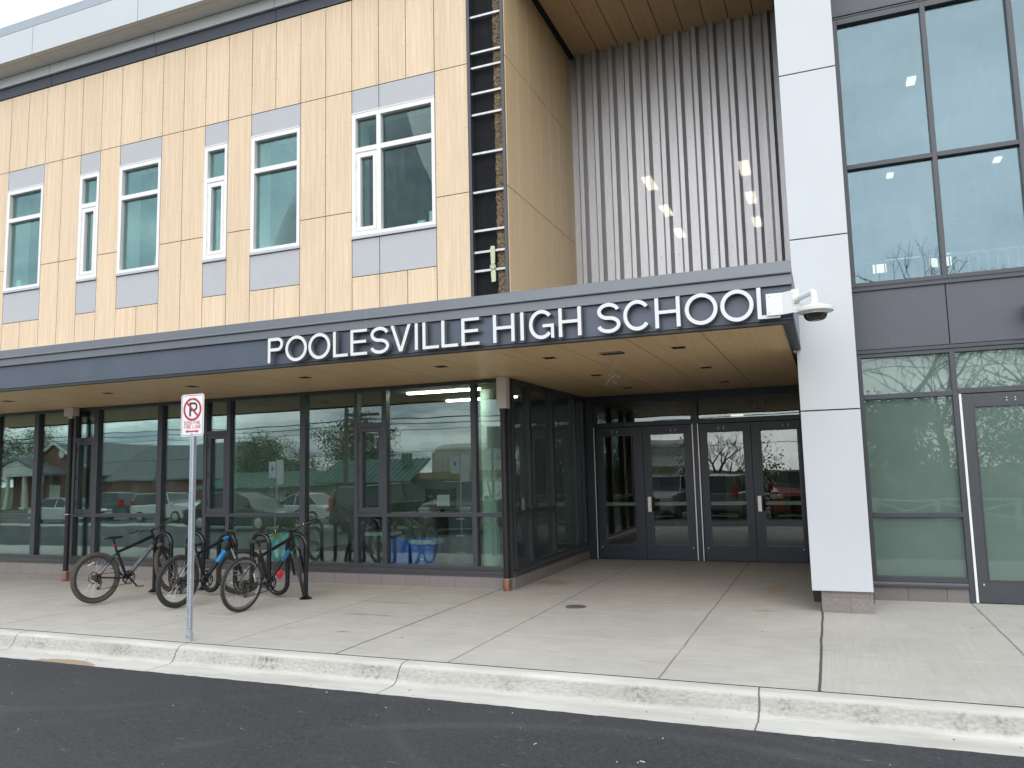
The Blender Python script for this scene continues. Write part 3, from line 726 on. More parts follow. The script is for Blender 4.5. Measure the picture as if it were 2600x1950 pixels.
# -- return of the storefront into the entrance recess
XV = -4.05
fr = MB(); vy = [(10.0, 10.08), (10.76, 10.86), (11.80, 11.90), (13.02, 13.10), (13.52, 13.64)]
for a, b in vy: fr.box(XV-DP, XV-(0.0 if a > 10.01 else 0.0), a if a > 10.01 else 10.115, b if a > 10.01 else 10.18, 0.25, 2.898)
sp = []
for (a0, a1), (b0, b1), t in zip(vy, vy[1:], 'rrff'):
    if a0 < 10.01: a1 = 10.18
    rl = [(0.25, 0.30), (2.82, 2.898)]
    if t == 'r': rl.append((0.975, 1.03)); sp += [(a1, b0, 0.30, 0.975), (a1, b0, 1.03, 2.82)]
    else: sp.append((a1, b0, 0.30, 2.82))
    for z0, z1 in rl: fr.box(XV-DP, XV, a1, b0, z0, z1)
fr.box(-4.20, XV, 10.11, 10.115, 0.25, 2.898)
sst = part(fr, 'side_storefront', M['frame'], bevel=0.003)
for a, b, z0, z1 in sp:
    p = MB(); p.box(XV-0.065, XV-0.055, a-0.003, b+0.003, z0-0.003, z1+0.003); part(p, 'pane', M['glassd'], sst)
s_ = MB(); s_.extr([(XV+0.028, 0.168), (XV+0.028, 0.190), (XV+0.018, 0.196), (XV+0.018, 0.232), (XV+0.004, 0.249), (XV-0.1, 0.249), (XV-0.1, 0.168)], 10.0, 13.6, axis='y')
part(s_, 'side_sill_flashing', MATS['sill_flash'], sst)
# -- block base courses
b_ = MB(); b_.box(-16.5, -4.035, 10.0, 10.2, -0.4, 0.167); b_.box(-4.25, -4.035, 10.2, 13.62, -0.4, 0.167)
part(b_, 'block_base', M['block'], bevel=0.004)

# -- entrance doors
YD = 13.65
fr = MB()
fr.box(-4.048, -3.90, YD-0.04, YD+0.12, 0, 2.898); fr.box(-2.15, -2.03, YD-0.03, YD+0.12, 0, 2.76); fr.box(-0.385, -0.262, YD-0.045, YD+0.12, 0, 2.898)
for a, b in ((-3.90, -2.15), (-2.03, -0.385)):
    fr.box(a, b, YD-0.02, YD+0.10, 2.33, 2.41)
fr.box(-3.90, -0.385, YD-0.02, YD+0.10, 2.7605, 2.898)
fr.box(-3.90, -3.84, YD-0.02, YD+0.10, 2.41, 2.76)
ent = part(fr, 'entrance_frame', M['doorp'], bevel=0.003)
for a, b in ((-3.84, -2.15), (-2.03, -0.385)):
    p = MB(); p.box(a-0.002, b+0.002, YD+0.04, YD+0.05, 2.408, 2.762); part(p, 'transom_pane', M['glassd'], ent)
hg = MB()
for x in (-3.893, -2.143, -2.047):
    hg = MB(); hg.box(x+0.003, x+0.019, YD-0.046 if x < -3.5 else YD-0.036, YD-0.0315 if x > -3.5 else YD-0.0415, 0.01, 2.33); part(hg, 'hinge_strip', M['hinge'], ent)
def door(x0, x1, gx0, gx1, hnd, zg=(0.27, 2.17), Y=YD, ztop=2.322):
    d = MB(); y0 = Y; y1 = Y+0.045
    d.box(x0+0.003, gx0, y0, y1, 0.012, ztop); d.box(gx1, x1-0.003, y0, y1, 0.012, ztop)
    d.box(gx0, gx1, y0, y1, 0.012, zg[0]); d.box(gx0, gx1, y0, y1, zg[1], ztop)
    cx = (gx0+gx1)/2; cx += 0.07 if hnd else -0.1
    for dx in (0.0, 0.085):
        for dz in (0.0, 0.03): d.cyl((cx+dx, y0-0.003, zg[1]+0.06+dz), (cx+dx, y0+0.002, zg[1]+0.06+dz), 0.007, 8, m=1)
    d.box((x0+0.055 if not hnd else x1-0.065), (x0+0.07 if not hnd else x1-0.05), y0-0.003, y0-0.0002, zg[0]-0.06, zg[0]-0.04, 1)
    o = part(d, 'door', [M['doorp'] if Y > 12 else M['frame'], M['hinge']], bevel=0.002)
    bd = MB()
    for (a, b, c, e) in ((gx0-0.012, gx0, zg[0]-0.012, zg[1]+0.012), (gx1, gx1+0.012, zg[0]-0.012, zg[1]+0.012), (gx0, gx1, zg[0]-0.012, zg[0]), (gx0, gx1, zg[1], zg[1]+0.012)):
        bd.box(a, b, y0-0.006, y0-0.0005, c, e)
    part(bd, 'glazing_bead', M['frame'], o)
    p = MB(); p.box(gx0-0.003, gx1+0.003, y0+0.018, y0+0.026, zg[0]-0.003, zg[1]+0.003); part(p, 'pane', M['glassd'] if Y > 12 else M['film'], o)
    if Y > 12:
        pb = MB(); pb.box(gx0+0.0, gx1-0.0, y1+0.03, y1+0.07, 0.935, 0.995); part(pb, 'push_bar', pm('push_bar_grey', (0.52, 0.54, 0.50), 0.4, 0.3), o)
    if hnd:
        h = MB(); a = x0+0.05; h.box(a, a+0.065, y0-0.014, y0-0.0005, 0.83, 1.09); h.cyl((a+0.032, y0-0.022, 0.965), (a+0.032, y0-0.013, 0.965), 0.016, 14)
        part(h, 'handle', M['steel'], o, bevel=0.004)
        h = MB(); h.tube([(a+0.095, y0-0.002, 1.07), (a+0.095, y0-0.05, 1.05), (a+0.095, y0-0.055, 0.96), (a+0.095, y0-0.05, 0.87), (a+0.095, y0-0.002, 0.85)], 0.016, 8)
        part(h, 'pull', M['rack'], o, smooth=True)
    return o
door(-3.868, -3.01, -3.73, -3.18, False); door(-3.01, -2.152, -2.87, -2.29, True)
door(-2.022, -1.17, -1.89, -1.30, False); door(-1.17, -0.387, -1.01, -0.44, True)

# -- white clad column
co = MB()
for z0, z1 in ((0.235, 2.19), (2.19, 4.15), (4.15, 6.12), (6.12, 8.08), (8.08, 10.1)):
    co.box(-0.245, 0.365, 9.25, 9.275, z0+(0.007 if z0 > 1 else 0), z1-0.007)
    co.box(-0.245, -0.222, 9.276, 9.95, z0+(0.007 if z0 > 1 else 0), z1-0.007); co.box(0.342, 0.365, 9.276, 9.95, z0+(0.007 if z0 > 1 else 0), z1-0.007)
col_ = part(co, 'column', M['white'], bevel=0.002)
co = MB(); co.box(-0.215, 0.335, 9.282, 9.95, 0.24, 10.1); part(co, 'column_core', M['gap'], col_)
co = MB(); co.box(-0.155, 0.362, 9.30, 9.9, -0.3, 0.228); part(co, 'column_base', M['block'], col_, bevel=0.004)
# -- cheek wall between recess and right wing
w_ = MB(); w_.box(-0.250, 0.395, 9.951, 10.235, 0.0, 9.3); w_.box(-0.262, -0.20, 10.2355, 13.60, 0.0, 9.3)
part(w_, 'cheek_wall', pm('bronze_metal', (0.05, 0.045, 0.038), 0.45, 0.4))

# -- right wing curtain wall
YR = 10.24; DR = 0.12; YRG = YR+0.06
fr = MB(); vx = [(0.40, 0.455), (1.39, 1.447), (2.285, 2.345), (3.24, 3.30)]
for a, b in vx: fr.box(a, b, YR, YR+DR, 3.73, 7.20)
up = []
for (a0, a1), (b0, b1) in zip(vx, vx[1:]):
    for z0, z1 in ((3.73, 3.78), (5.222, 5.28), (7.125, 7.20)): fr.box(a1, b0, YR, YR+DR, z0, z1)
    up += [(a1, b0, 3.78, 5.222), (a1, b0, 5.28, 7.125)]
fr.extr([(YR-0.02, 3.672), (YR-0.02, 3.70), (YR, 3.728), (YR+0.1, 3.728), (YR+0.1, 3.672)], 0.40, 3.3)
fr.box(0.40, 3.3, YR-0.004, YR+0.1, 7.202, 7.228); fr.box(0.40, 3.3, YR-0.018, YR+0.1, 7.229, 7.252)
cw = part(fr, 'upper_curtain_wall', M['frame'], bevel=0.003)
for a, b, z0, z1 in up:
    p = MB(); p.box(a-0.003, b+0.003, YRG, YRG+0.01, z0-0.003, z1+0.003); part(p, 'pane', M['glassr'], cw)
for (a, b, z0, z1) in ((0.40, 1.405, 2.955, 3.67), (1.415, 2.62, 2.955, 3.67), (0.40, 1.41, 7.256, 8.9), (1.42, 2.7, 7.256, 8.9)):
    p = MB(); p.box(a, b, YR+0.005, YR+0.02, z0, z1)
    for xx in ((a+0.06, (a+b)/2-0.1, b-0.06)):
        for zz in (z0+0.09, z1-0.06): p.cyl((xx, YR+0.001, zz), (xx, YR+0.006, zz), 0.008, 8, m=1)
    part(p, 'spandrel_panel', [M['spandrel'], pm('rivet', (0.16, 0.165, 0.18), 0.4, 0.3)], cw, bevel=0.002)
for z0, z1 in ((2.955, 3.671), (7.26, 9.3)): p = MB(); p.box(0.40, 3.3, YR+0.03, YR+0.1, z0, z1); part(p, 'spandrel_core', M['gap'], cw)
fr = MB()
fr.box(0.405, 0.455, YR, YR+DR, 0.22, 2.90); fr.box(1.39, 1.449, YR, YR+DR, 0.0, 2.90)
for z0, z1 in ((0.22, 0.28), (0.958, 1.012), (2.352, 2.41), (2.855, 2.90)): fr.box(0.455, 1.39, YR, YR+DR, z0, z1)
fr.box(1.449, 3.2, YR, YR+DR, 2.37, 2.43); fr.box(1.449, 3.2, YR, YR+DR, 2.855, 2.90)
fr.extr([(YR-0.014, 2.903), (YR-0.014, 2.925), (YR+0.003, 2.95), (YR+0.1, 2.95), (YR+0.1, 2.903)], 0.40, 3.3)
fr.extr([(YR-0.025, 0.162), (YR-0.025, 0.185), (YR-0.012, 0.19), (YR-0.002, 0.218), (YR+0.1, 0.218), (YR+0.1, 0.162)], 0.40, 1.389)
lw = part(fr, 'lower_curtain_wall', M['frame'], bevel=0.003)
for a, b, z0, z1 in ((0.455, 1.39, 0.28, 0.958), (0.455, 1.39, 1.012, 2.352), (0.455, 1.39, 2.41, 2.855), (1.449, 3.2, 2.43, 2.855)):
    p = MB(); p.box(a-0.003, b+0.003, YRG, YRG+0.01, z0-0.003, z1+0.003); part(p, 'pane', M['film'], lw)
b_ = MB(); b_.box(0.396, 1.389, YR+0.012, YR+0.2, -0.3, 0.161)
part(b_, 'wing_block_base', block_mat('dark_ground_face_block', (0.17, 0.155, 0.155), (0.19, 0.175, 0.17), (0.09, 0.08, 0.08)))
door(1.478, 2.60, 1.60, 2.45, False, (0.26, 2.21), YR+0.01, 2.362)
hg = MB(); hg.box(1.451, 1.476, YR-0.006, YR+0.03, 0.01, 2.365); part(hg, 'wing_hinge_strip', pm('white_hinge', (0.8, 0.8, 0.79), 0.4), lw)

# -- insides (rooms behind the glass)
rm = MB()
def room(x0, x1, y0, y1, z0, z1, left=True, right=True):
    rm.box(x0, x1, y1, y1+0.1, z0, z1, 0)
    if left: rm.box(x0-0.1, x0, y0, y1, z0, z1, 0)
    if right: rm.box(x1, x1+0.1, y0, y1, z0, z1, 0)
room(-17.0, -4.9, 10.12, 15.0, 4.3, 8.3); room(-16.9, -4.35, 14.2, 14.3, -0.3, 2.86, True, False)
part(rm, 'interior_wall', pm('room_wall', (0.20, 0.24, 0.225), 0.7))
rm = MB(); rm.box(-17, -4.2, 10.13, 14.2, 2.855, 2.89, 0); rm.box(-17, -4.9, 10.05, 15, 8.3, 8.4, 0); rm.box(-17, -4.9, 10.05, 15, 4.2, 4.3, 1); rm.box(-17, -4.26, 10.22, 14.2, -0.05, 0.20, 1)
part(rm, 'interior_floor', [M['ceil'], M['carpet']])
rm = MB()
for a, b in ((-12.9, -12.8), (-9.3, -9.2)): rm.box(a, b, 10.45, 14.2, 0.2, 2.85)
part(rm, 'partition', M['drywall'])
rm = MB()
for a in (-13.2, -10.0, -7.2): rm.box(a, a+0.1, 10.45, 15, 4.3, 8.3)
part(rm, 'upper_partition', MATS['room_wall'])
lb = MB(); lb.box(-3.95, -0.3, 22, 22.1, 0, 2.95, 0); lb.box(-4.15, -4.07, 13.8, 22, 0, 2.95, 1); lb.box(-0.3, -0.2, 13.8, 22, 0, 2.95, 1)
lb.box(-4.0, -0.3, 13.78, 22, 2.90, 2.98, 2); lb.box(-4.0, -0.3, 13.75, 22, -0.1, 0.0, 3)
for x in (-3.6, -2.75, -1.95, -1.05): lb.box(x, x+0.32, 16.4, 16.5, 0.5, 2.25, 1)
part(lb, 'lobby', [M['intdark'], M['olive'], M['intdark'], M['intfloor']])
hl = MB(); hl.box(-3.9, 6, 25.0, 25.1, 3.5, 8.5, 0); hl.box(-3.9, 6, 13.6, 25, 8.42, 8.5, 1); hl.box(-0.2, 6, 10.4, 13.6, 8.42, 8.5, 1); hl.box(-3.9, 6, 13.6, 25, 3.5, 3.6, 2); hl.box(-0.2, 6, 10.4, 13.6, 3.5, 3.6, 2)
hl.box(-3.98, -3.9, 13.6, 25, 3.5, 8.5, 0); hl.box(6, 6.1, 10.4, 25, 3.5, 8.5, 0)
part(hl, 'upper_hall', [pm('hall_wall', (0.12, 0.15, 0.155), 0.7), pm('hall_ceiling', (0.15, 0.17, 0.17), 0.8), pm('hall_floor', (0.2, 0.2, 0.2), 0.6)])
hl = MB()
for x in rng(0.5, 5.5, 40): hl.cyl((x, 13.0, 3.6), (x, 13.0, 4.62), 0.01, 6)
hl.cyl((0.5, 13.0, 4.65), (5.5, 13.0, 4.65), 0.025, 8); part(hl, 'hall_railing', pm('railing_grey', (0.12, 0.14, 0.15), 0.5))
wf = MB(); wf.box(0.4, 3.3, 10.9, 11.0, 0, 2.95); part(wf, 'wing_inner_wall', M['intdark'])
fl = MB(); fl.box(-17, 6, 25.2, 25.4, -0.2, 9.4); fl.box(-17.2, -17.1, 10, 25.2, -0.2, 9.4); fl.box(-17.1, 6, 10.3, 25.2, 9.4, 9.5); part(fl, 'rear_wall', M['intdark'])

# interior lights
def lightbox(name, bx, mat, label, group=None):
    m_ = MB(); m_.box(*bx); return tag(m_.build(name, mat), label, 'ceiling light', group)
hall = [(-1.42, 18.1, 'uppermost lit panel of the row near the white column, behind the corrugated screen'), (-1.46, 20.25, 'middle lit panel of the row near the white column, behind the corrugated screen'), (-1.49, 22.4, 'lowest lit panel of the row near the white column, behind the corrugated screen'),
        (-3.62, 18.1, 'uppermost lit panel of the slanting row in the middle of the corrugated screen'), (-3.64, 20.3, 'middle lit panel of the slanting row in the middle of the corrugated screen'), (-3.67, 22.5, 'lowest lit panel of the slanting row in the middle of the corrugated screen')]
for x, y, lb_ in hall:
    lightbox('hall_light', (x-0.04, x+0.18, y-0.42, y+0.42, 8.37, 8.415), M['lightpanel'], lb_, 'hall ceiling lights')
for x, y, lb_ in ((1.75, 15.1, 'single lit panel seen high in the tallest curtain wall pane'), (1.74, 20.1, 'lit panel just under the middle rail of the nearer curtain wall pane'), (3.96, 20.1, 'lit panel just under the middle rail of the second curtain wall pane')):
    lightbox('hall_light', (x, x+0.14, y-0.14, y+0.14, 8.37, 8.415), M['downlit'], lb_, 'hall ceiling lights')
for bx, lb_ in (((0.90, 1.10, 14.0, 14.05, 4.72, 4.90), 'square lit panel low in the curtain wall beside the reflected treetop'), ((1.10, 1.60, 14.0, 14.03, 4.895, 4.915), 'thin lit strip low in the curtain wall above the treetop'),
                ((1.74, 1.85, 14.0, 14.05, 4.72, 4.90), 'short lit panel low in the curtain wall next to the mullion'), ((1.88, 2.05, 14.0, 14.05, 4.72, 4.92), 'wider lit panel low in the curtain wall crossing the mullion')):
    lightbox('hall_light', bx, M['downlit'], lb_)
lightbox('strip_light', (-6.02, -4.80, 10.60, 10.70, 2.825, 2.853), M['striplight'], 'long lit strip light nearest the glass beside the corner downspout')
lightbox('strip_light', (-6.10, -4.80, 12.12, 12.22, 2.825, 2.853), M['striplight'], 'second lit strip light deeper in the room behind the corner glass')
lightbox('lobby_light', (-2.25, -1.95, 20.8, 21.0, 2.86, 2.895), M['downlit'], 'small lit panel seen through the transom above the entrance doors')

# ------------------------------------------------------------------ sign lettering
sign = worldly(empty('school_sign', (-3.1, 7.35, 2.92), label='large white letters reading POOLESVILLE HIGH SCHOOL along the slate canopy', cat='sign'))
H_ = 0.29; SW = 0.036; Z0 = 2.921; YA, YBk = 7.292, 7.352
def arc(cx, cz, rx, rz, a0, a1, n=24):
    return [(cx+rx*math.cos(R(a0+(a1-a0)*i/n)), cz+rz*math.sin(R(a0+(a1-a0)*i/n))) for i in range(n+1)]
def letter(ch, x0, w):
    m = MB(); t = SW; z0 = Z0; z1 = Z0+H_; h = H_; x1 = x0+w; th = t*0.88
    B_ = lambda a, b, c, d: m.box(a, b, YA, YBk, c, d)
    S_ = lambda p, cl=False: m.strip(p, t, YA, YBk, cl)
    if ch == 'I': B_(x0, x0+t, z0, z1)
    elif ch == 'L': B_(x0, x0+t, z0, z1); B_(x0+t, x1, z0, z0+th)
    elif ch == 'E':
        B_(x0, x0+t, z0, z1); B_(x0+t, x1, z0, z0+th); B_(x0+t, x1, z1-th, z1); B_(x0+t, x1-0.012, z0+h*0.5-th/2+0.006, z0+h*0.5+th/2+0.006)
    elif ch == 'H': B_(x0, x0+t, z0, z1); B_(x1-t, x1, z0, z1); B_(x0+t, x1-t, z0+h*0.52-th/2, z0+h*0.52+th/2)
    elif ch == 'P':
        B_(x0, x0+t, z0, z1); r_ = h*0.265-th/2; zc = z1-th/2-r_
        S_([(x0+t, z1-th/2)]+arc(x1-t/2-r_, zc, r_, r_, 90, -90)+[(x0+t, zc-r_)])
    elif ch == 'O':
        S_([p for p in arc((x0+x1)/2, z0+h/2, w/2-t/2, h/2-t/2+0.004, 0, 360, 56)][:-1], True)
    elif ch == 'V':
        c = (x0+x1)/2; m.extr([(x0, z1), (x0+t*1.1, z1), (c, z0+t*1.25), (x1-t*1.1, z1), (x1, z1), (c+t*0.55, z0), (c-t*0.55, z0)], YA, YBk, axis='y')
    elif ch == 'C': S_(arc((x0+x1)/2, z0+h/2, w/2-t/2, h/2-t/2+0.004, 38, 322, 48))
    elif ch == 'G':
        cx = (x0+x1)/2; S_(arc(cx, z0+h/2, w/2-t/2, h/2-t/2+0.004, 40, 318, 48))
        B_(x1-t*0.9, x1, z0, z0+h*0.50); B_(cx+0.012, x1-t*0.9, z0+h*0.50-th, z0+h*0.50)
    elif ch == 'S':
        cx = (x0+x1)/2; rx = w/2-t/2; a = h/2-t/2+0.004; zc = z0+h/2; q = a/2
        top = arc(cx, zc+q, rx*0.94, q, 12, 262, 22); bot = arc(cx, zc-q, rx, q, 82, -168, 22)
        S_(top+bot)
    side = M['letterside']
    o = m.build('letter', [M['letter'], side], sign, bevel=0.0)
    for p in o.data.polygons:
        p.material_index = 0 if p.normal.y < -0.9 else 1
    # stand-off pins
    return o
for ch, x0, x1 in (('P', -5.985, -5.77), ('O', -5.735, -5.435), ('O', -5.415, -5.118), ('L', -5.08, -4.885), ('E', -4.85, -4.635), ('S', -4.595, -4.355), ('V', -4.335, -4.085), ('I', -4.035, -3.99),
                   ('L', -3.942, -3.745), ('L', -3.715, -3.52), ('E', -3.48, -3.275), ('H', -3.118, -2.88), ('I', -2.815, -2.775), ('G', -2.72, -2.455), ('H', -2.405, -2.17),
                   ('S', -2.01, -1.775), ('C', -1.745, -1.475), ('H', -1.438, -1.20), ('O', -1.155, -0.855), ('O', -0.83, -0.535), ('L', -0.505, -0.31)):
    letter(ch, x0, x1-x0)
# ------------------------------------------------------------------ small stroke lettering (street sign)
GL = {'2': [[(0,.8),(.15,.97),(.5,1),(.85,.95),(1,.75),(.95,.55),(0,0),(1,0)]], '5': [[(.95,1),(.1,1),(.05,.56),(.5,.62),(.9,.52),(1,.3),(.85,.05),(.5,0),(.1,.05),(0,.2)]],
      '0': [[(.5,1),(.12,.88),(0,.6),(0,.4),(.12,.12),(.5,0),(.88,.12),(1,.4),(1,.6),(.88,.88),(.5,1)]], 'F': [[(0,0),(0,1),(1,1)],[(0,.52),(.8,.52)]],
      'I': [[(.5,0),(.5,1)]], 'N': [[(0,0),(0,1),(1,0),(1,1)]], 'E': [[(1,1),(0,1),(0,0),(1,0)],[(0,.52),(.8,.52)]], 'R': [[(0,0),(0,1),(.7,1),(.97,.88),(.97,.65),(.7,.52),(0,.52)],[(.5,.52),(1,0)]],
      'L': [[(0,1),(0,0),(1,0)]], 'A': [[(0,0),(.5,1),(1,0)],[(.18,.34),(.82,.34)]], '1': [[(.2,.8),(.55,1),(.55,0)]], '7': [[(0,1),(1,1),(.4,0)]],
      '$': [[(1,.8),(.8,.92),(.5,.95),(.15,.9),(0,.72),(.15,.55),(.85,.45),(1,.27),(.85,.1),(.5,.05),(.15,.08),(0,.2)],[(.5,1.12),(.5,-.12)]]}
def write(mb, text, x, z, h, w, gap, sw, y0, y1):
    for ch in text:
        if ch == ' ': x += w*0.9; continue
        ww = w*(0.25 if ch == 'I' else 1)
        for k_, st in enumerate(GL[ch]):
            mb.strip([(x+px*ww, z+pz*h) for px, pz in st], sw, y0-0.00015*k_, y1)
        x += ww+gap
    return x
# address numerals on the transom glass
ad = MB(); write(ad, '17501', -1.27, 2.56, 0.10, 0.055, 0.03, 0.012, YD+0.036, YD+0.039)
part(ad, 'address_number', pm('numeral_grey', (0.12, 0.12, 0.12), 0.5), ent)

# -- no parking sign on its own post
ps = worldly(empty('parking_sign', (-6.01, 6.19, 0), label='white and red no parking fire lane sign on perforated galvanised post at the kerb', cat='sign'))
po = MB(); po.box(-6.036, -5.990, 6.170, 6.216, 0.0, 2.44); post = po.build('post', M['post'], ps, bevel=0.004)
hl = MB(); z = 0.12
while z < 2.02:
    hl.cyl((-6.013, 6.1690, z), (-6.013, 6.1699, z), 0.0055, 8); hl.cyl((-5.9899, 6.193, z), (-5.9890, 6.193, z), 0.0055, 8); z += 0.0254
hl.build('perforation', M['hole'], post)
sl = MB(); sl.box(-6.040, -5.985, 6.166, 6.220, 0.0, 0.085); sl.build('anchor_sleeve', M['post'], ps, bevel=0.003)
bt = MB(); bt.cyl((-6.015, 6.158, 0.05), (-6.015, 6.167, 0.05), 0.009, 6); bt.build('anchor_bolt', M['steel'], ps)
def rrect(x0, x1, z0, z1, r, n=6):
    return arc(x1-r, z1-r, r, r, 0, 90, n)+arc(x0+r, z1-r, r, r, 90, 180, n)+arc(x0+r, z0+r, r, r, 180, 270, n)+arc(x1-r, z0+r, r, r, 270, 360, n)
sx0, sx1, sz0, sz1 = -6.153, -5.853, 2.037, 2.468; ys = 6.165
bo = MB(); bo.extr(rrect(sx0, sx1, sz0, sz1, 0.030), ys-0.003, ys, axis='y'); board_ = bo.build('sign_board', M['signwhite'], ps)
gr = MB(); gr.strip(rrect(sx0+0.012, sx1-0.012, sz0+0.012, sz1-0.012, 0.024), 0.005, ys-0.0042, ys-0.0031, True); gr.build('border', M['maroon'], board_)
gr = MB(); cx, cz = (sx0+sx1)/2, sz1-0.155
gr.strip([(cx+0.0, cz)]+[(cx, cz)], 0.001, ys-0.0045, ys-0.0044)
gr = MB(); gr.box(cx-0.042, cx-0.018, ys-0.0042, ys-0.0031, cz-0.072, cz+0.072)
gr.strip([(cx-0.018, cz+0.061), (cx+0.02, cz+0.061)]+arc(cx+0.02, cz+0.026, 0.035, 0.035, 88, -88, 14)+[(cx+0.02, cz-0.009), (cx-0.018, cz-0.009)], 0.022, ys-0.0042, ys-0.0031)
gr.build('parking_letter', M['signblack'], board_)
gr = MB(); gr.strip(arc(cx, cz, 0.107, 0.107, 0, 360, 56)[:-1], 0.023, ys-0.0056, ys-0.0043, True); gr.strip([(cx-0.070, cz+0.066), (cx+0.070, cz-0.066)], 0.021, ys-0.0053, ys-0.0043)
gr.build('prohibition_ring', M['red'], board_)
gr = MB(); write(gr, '$250 FINE', cx-0.104, sz0+0.122, 0.032, 0.0195, 0.0075, 0.0045, ys-0.0042, ys-0.0031)
write(gr, 'FIRE LANE', cx-0.104, sz0+0.080, 0.032, 0.0195, 0.0085, 0.0045, ys-0.0042, ys-0.0031); gr.build('lettering', M['red'], board_)
gr = MB(); za = sz0+0.050; gr.extr([(cx-0.09, za), (cx-0.055, za+0.020), (cx-0.060, za+0.008), (cx+0.060, za+0.008), (cx+0.055, za+0.020), (cx+0.09, za), (cx+0.055, za-0.020), (cx+0.060, za-0.008), (cx-0.060, za-0.008), (cx-0.055, za-0.020)], ys-0.0042, ys-0.0031, axis='y')
gr.build('arrow', M['red'], board_)
gr = MB(); gr.cyl((cx, ys-0.010, sz1-0.045), (cx, ys-0.003, sz1-0.045), 0.009, 6); gr.cyl((cx, ys-0.010, sz0+0.022), (cx, ys-0.003, sz0+0.022), 0.009, 6); gr.build('bolt', M['steel'], board_)

# ------------------------------------------------------------------ security camera
sc = worldly(empty('security_camera', (-0.2, 7.3, 3.0), label='white dome security camera on a corner bracket beside the last sign letter', cat='camera'))
m_ = MB()
m_.box(-0.425, -0.285, 7.270, 7.276, 2.94, 3.14)
m_.extr([(-0.285, 7.270), (-0.285, 7.276), (-0.205, 7.225), (-0.205, 7.218)], 2.94, 3.14, axis='z')
m_.box(-0.205, -0.140, 7.219, 7.225, 2.94, 3.15); m_.box(-0.146, -0.140, 7.2255, 7.36, 2.94, 3.15)
br = m_.build('bracket', M['camwhite'], sc, bevel=0.002)
m_ = MB()
for x in (-0.40, -0.31):
    for z in (2.965, 3.115): m_.cyl((x, 7.265, z), (x, 7.271, z), 0.006, 8)
for x in (-0.19, -0.155):
    for z in (2.97, 3.12): m_.cyl((x, 7.212, z), (x, 7.220, z), 0.008, 8)
m_.build('bolt', M['steel'], br)
m_ = MB(); m_.box(-0.195, -0.15, 7.20, 7.2185, 3.02, 3.10); m_.tube([(-0.172, 7.205, 3.045), (-0.13, 7.15, 3.055), (-0.03, 7.02, 3.068), (-0.018, 7.0, 3.062), (-0.018, 7.0, 3.0)], [0.024, 0.026, 0.026, 0.030, 0.030], 16)
m_.build('arm', M['camwhite'], sc, smooth=True)
m_ = MB(); m_.lathe([(0.028, 3.03), (0.030, 2.965), (0.040, 2.955), (0.135, 2.927), (0.144, 2.920), (0.146, 2.895), (0.143, 2.888), (0.100, 2.876), (0.02, 2.874)], (-0.018, 7.0, 0), 40)
hs = m_.build('housing', M['camwhite'], sc, smooth=True, ang=30)
m_ = MB(); m_.ring((-0.018, 7.0, 2.8885), (0, 0, 1), 0.1425, 0.0022, 40, 6); m_.build('seam', pm('seam_dark', (0.08, 0.09, 0.09), 0.5), hs)
m_ = MB(); m_.lathe([(0.095, 2.875), (0.095, 2.862), (0.088, 2.838), (0.070, 2.820), (0.04, 2.811), (0.004, 2.809)], (-0.018, 7.0, 0), 36)
m_.build('dome', pm('smoked_dome', (0.03, 0.028, 0.028), 0.06, 0.3, var=0.1), sc, smooth=True, ang=80)
m_ = MB(); m_.ring((-0.018, 7.0, 2.874), (0, 0, 1), 0.097, 0.004, 36, 6); m_.build('dome_ring', M['steel'], sc)

# ------------------------------------------------------------------ downlights under the canopy
def downlight(x, y, label, sy=0.115, sx=0.125):
    e = empty('recessed_light', (x, y, 2.9), label=label, cat='ceiling light', group='recessed lights in the wood soffit')
    return e
proto = empty('recessed_light', (0, 0, 0))
m_ = MB(); w = 0.07
m_.box(-w, w, -w, -w+0.012, -0.004, 0.0); m_.box(-w, w, w-0.012, w, -0.004, 0.0); m_.box(-w, -w+0.012, -w+0.012, w-0.012, -0.004, 0.0); m_.box(w-0.012, w, -w+0.012, w-0.012, -0.004, 0.0)
m_.build('trim', M['dbrown'], proto)
m_ = MB(); m_.box(-w+0.012, w-0.012, -w+0.012, w-0.012, -0.0015, -0.0005); m_.box(-0.02, 0.02, -0.02, 0.02, -0.003, -0.0017); m_.build('lens', pm('lamp_lens_dark', (0.04, 0.03, 0.025), 0.2), proto)
dl = [(-12.07, 8.48, 'recessed light in the soffit nearest the far downspout'), (-9.90, 8.48, 'recessed light in the soffit between the far downspout and the no parking sign'), (-8.28, 8.48, 'recessed light in the soffit just above the no parking sign'),
      (-6.35, 8.48, 'recessed light in the soffit under the letter P of the sign'), (-4.33, 8.48, 'recessed light in the soffit under the letters VILLE of the sign'), (-2.92, 8.48, 'recessed light in the soffit next to the hanging wires, nearer the corner glass'),
      (-1.43, 8.48, 'recessed light in the soffit under the letters CH, front of its row'), (-1.41, 10.43, 'recessed light over the entrance, middle of the row nearer the white column'), (-2.91, 10.43, 'recessed light over the entrance behind the hanging wires'),
      (-1.41, 12.42, 'recessed light nearest the doors in the row by the white column'), (-2.94, 12.42, 'recessed light nearest the doors in the row by the side glass'), (-13.9, 8.48, 'recessed light in the soffit at the far edge of the photo')]
for i, (x, y, lb_) in enumerate(dl):
    e = proto if i == 0 else copy_tree(proto)
    e.location = (x, y, 2.8992); tag(e, lb_, 'ceiling light', 'recessed lights in the wood soffit')
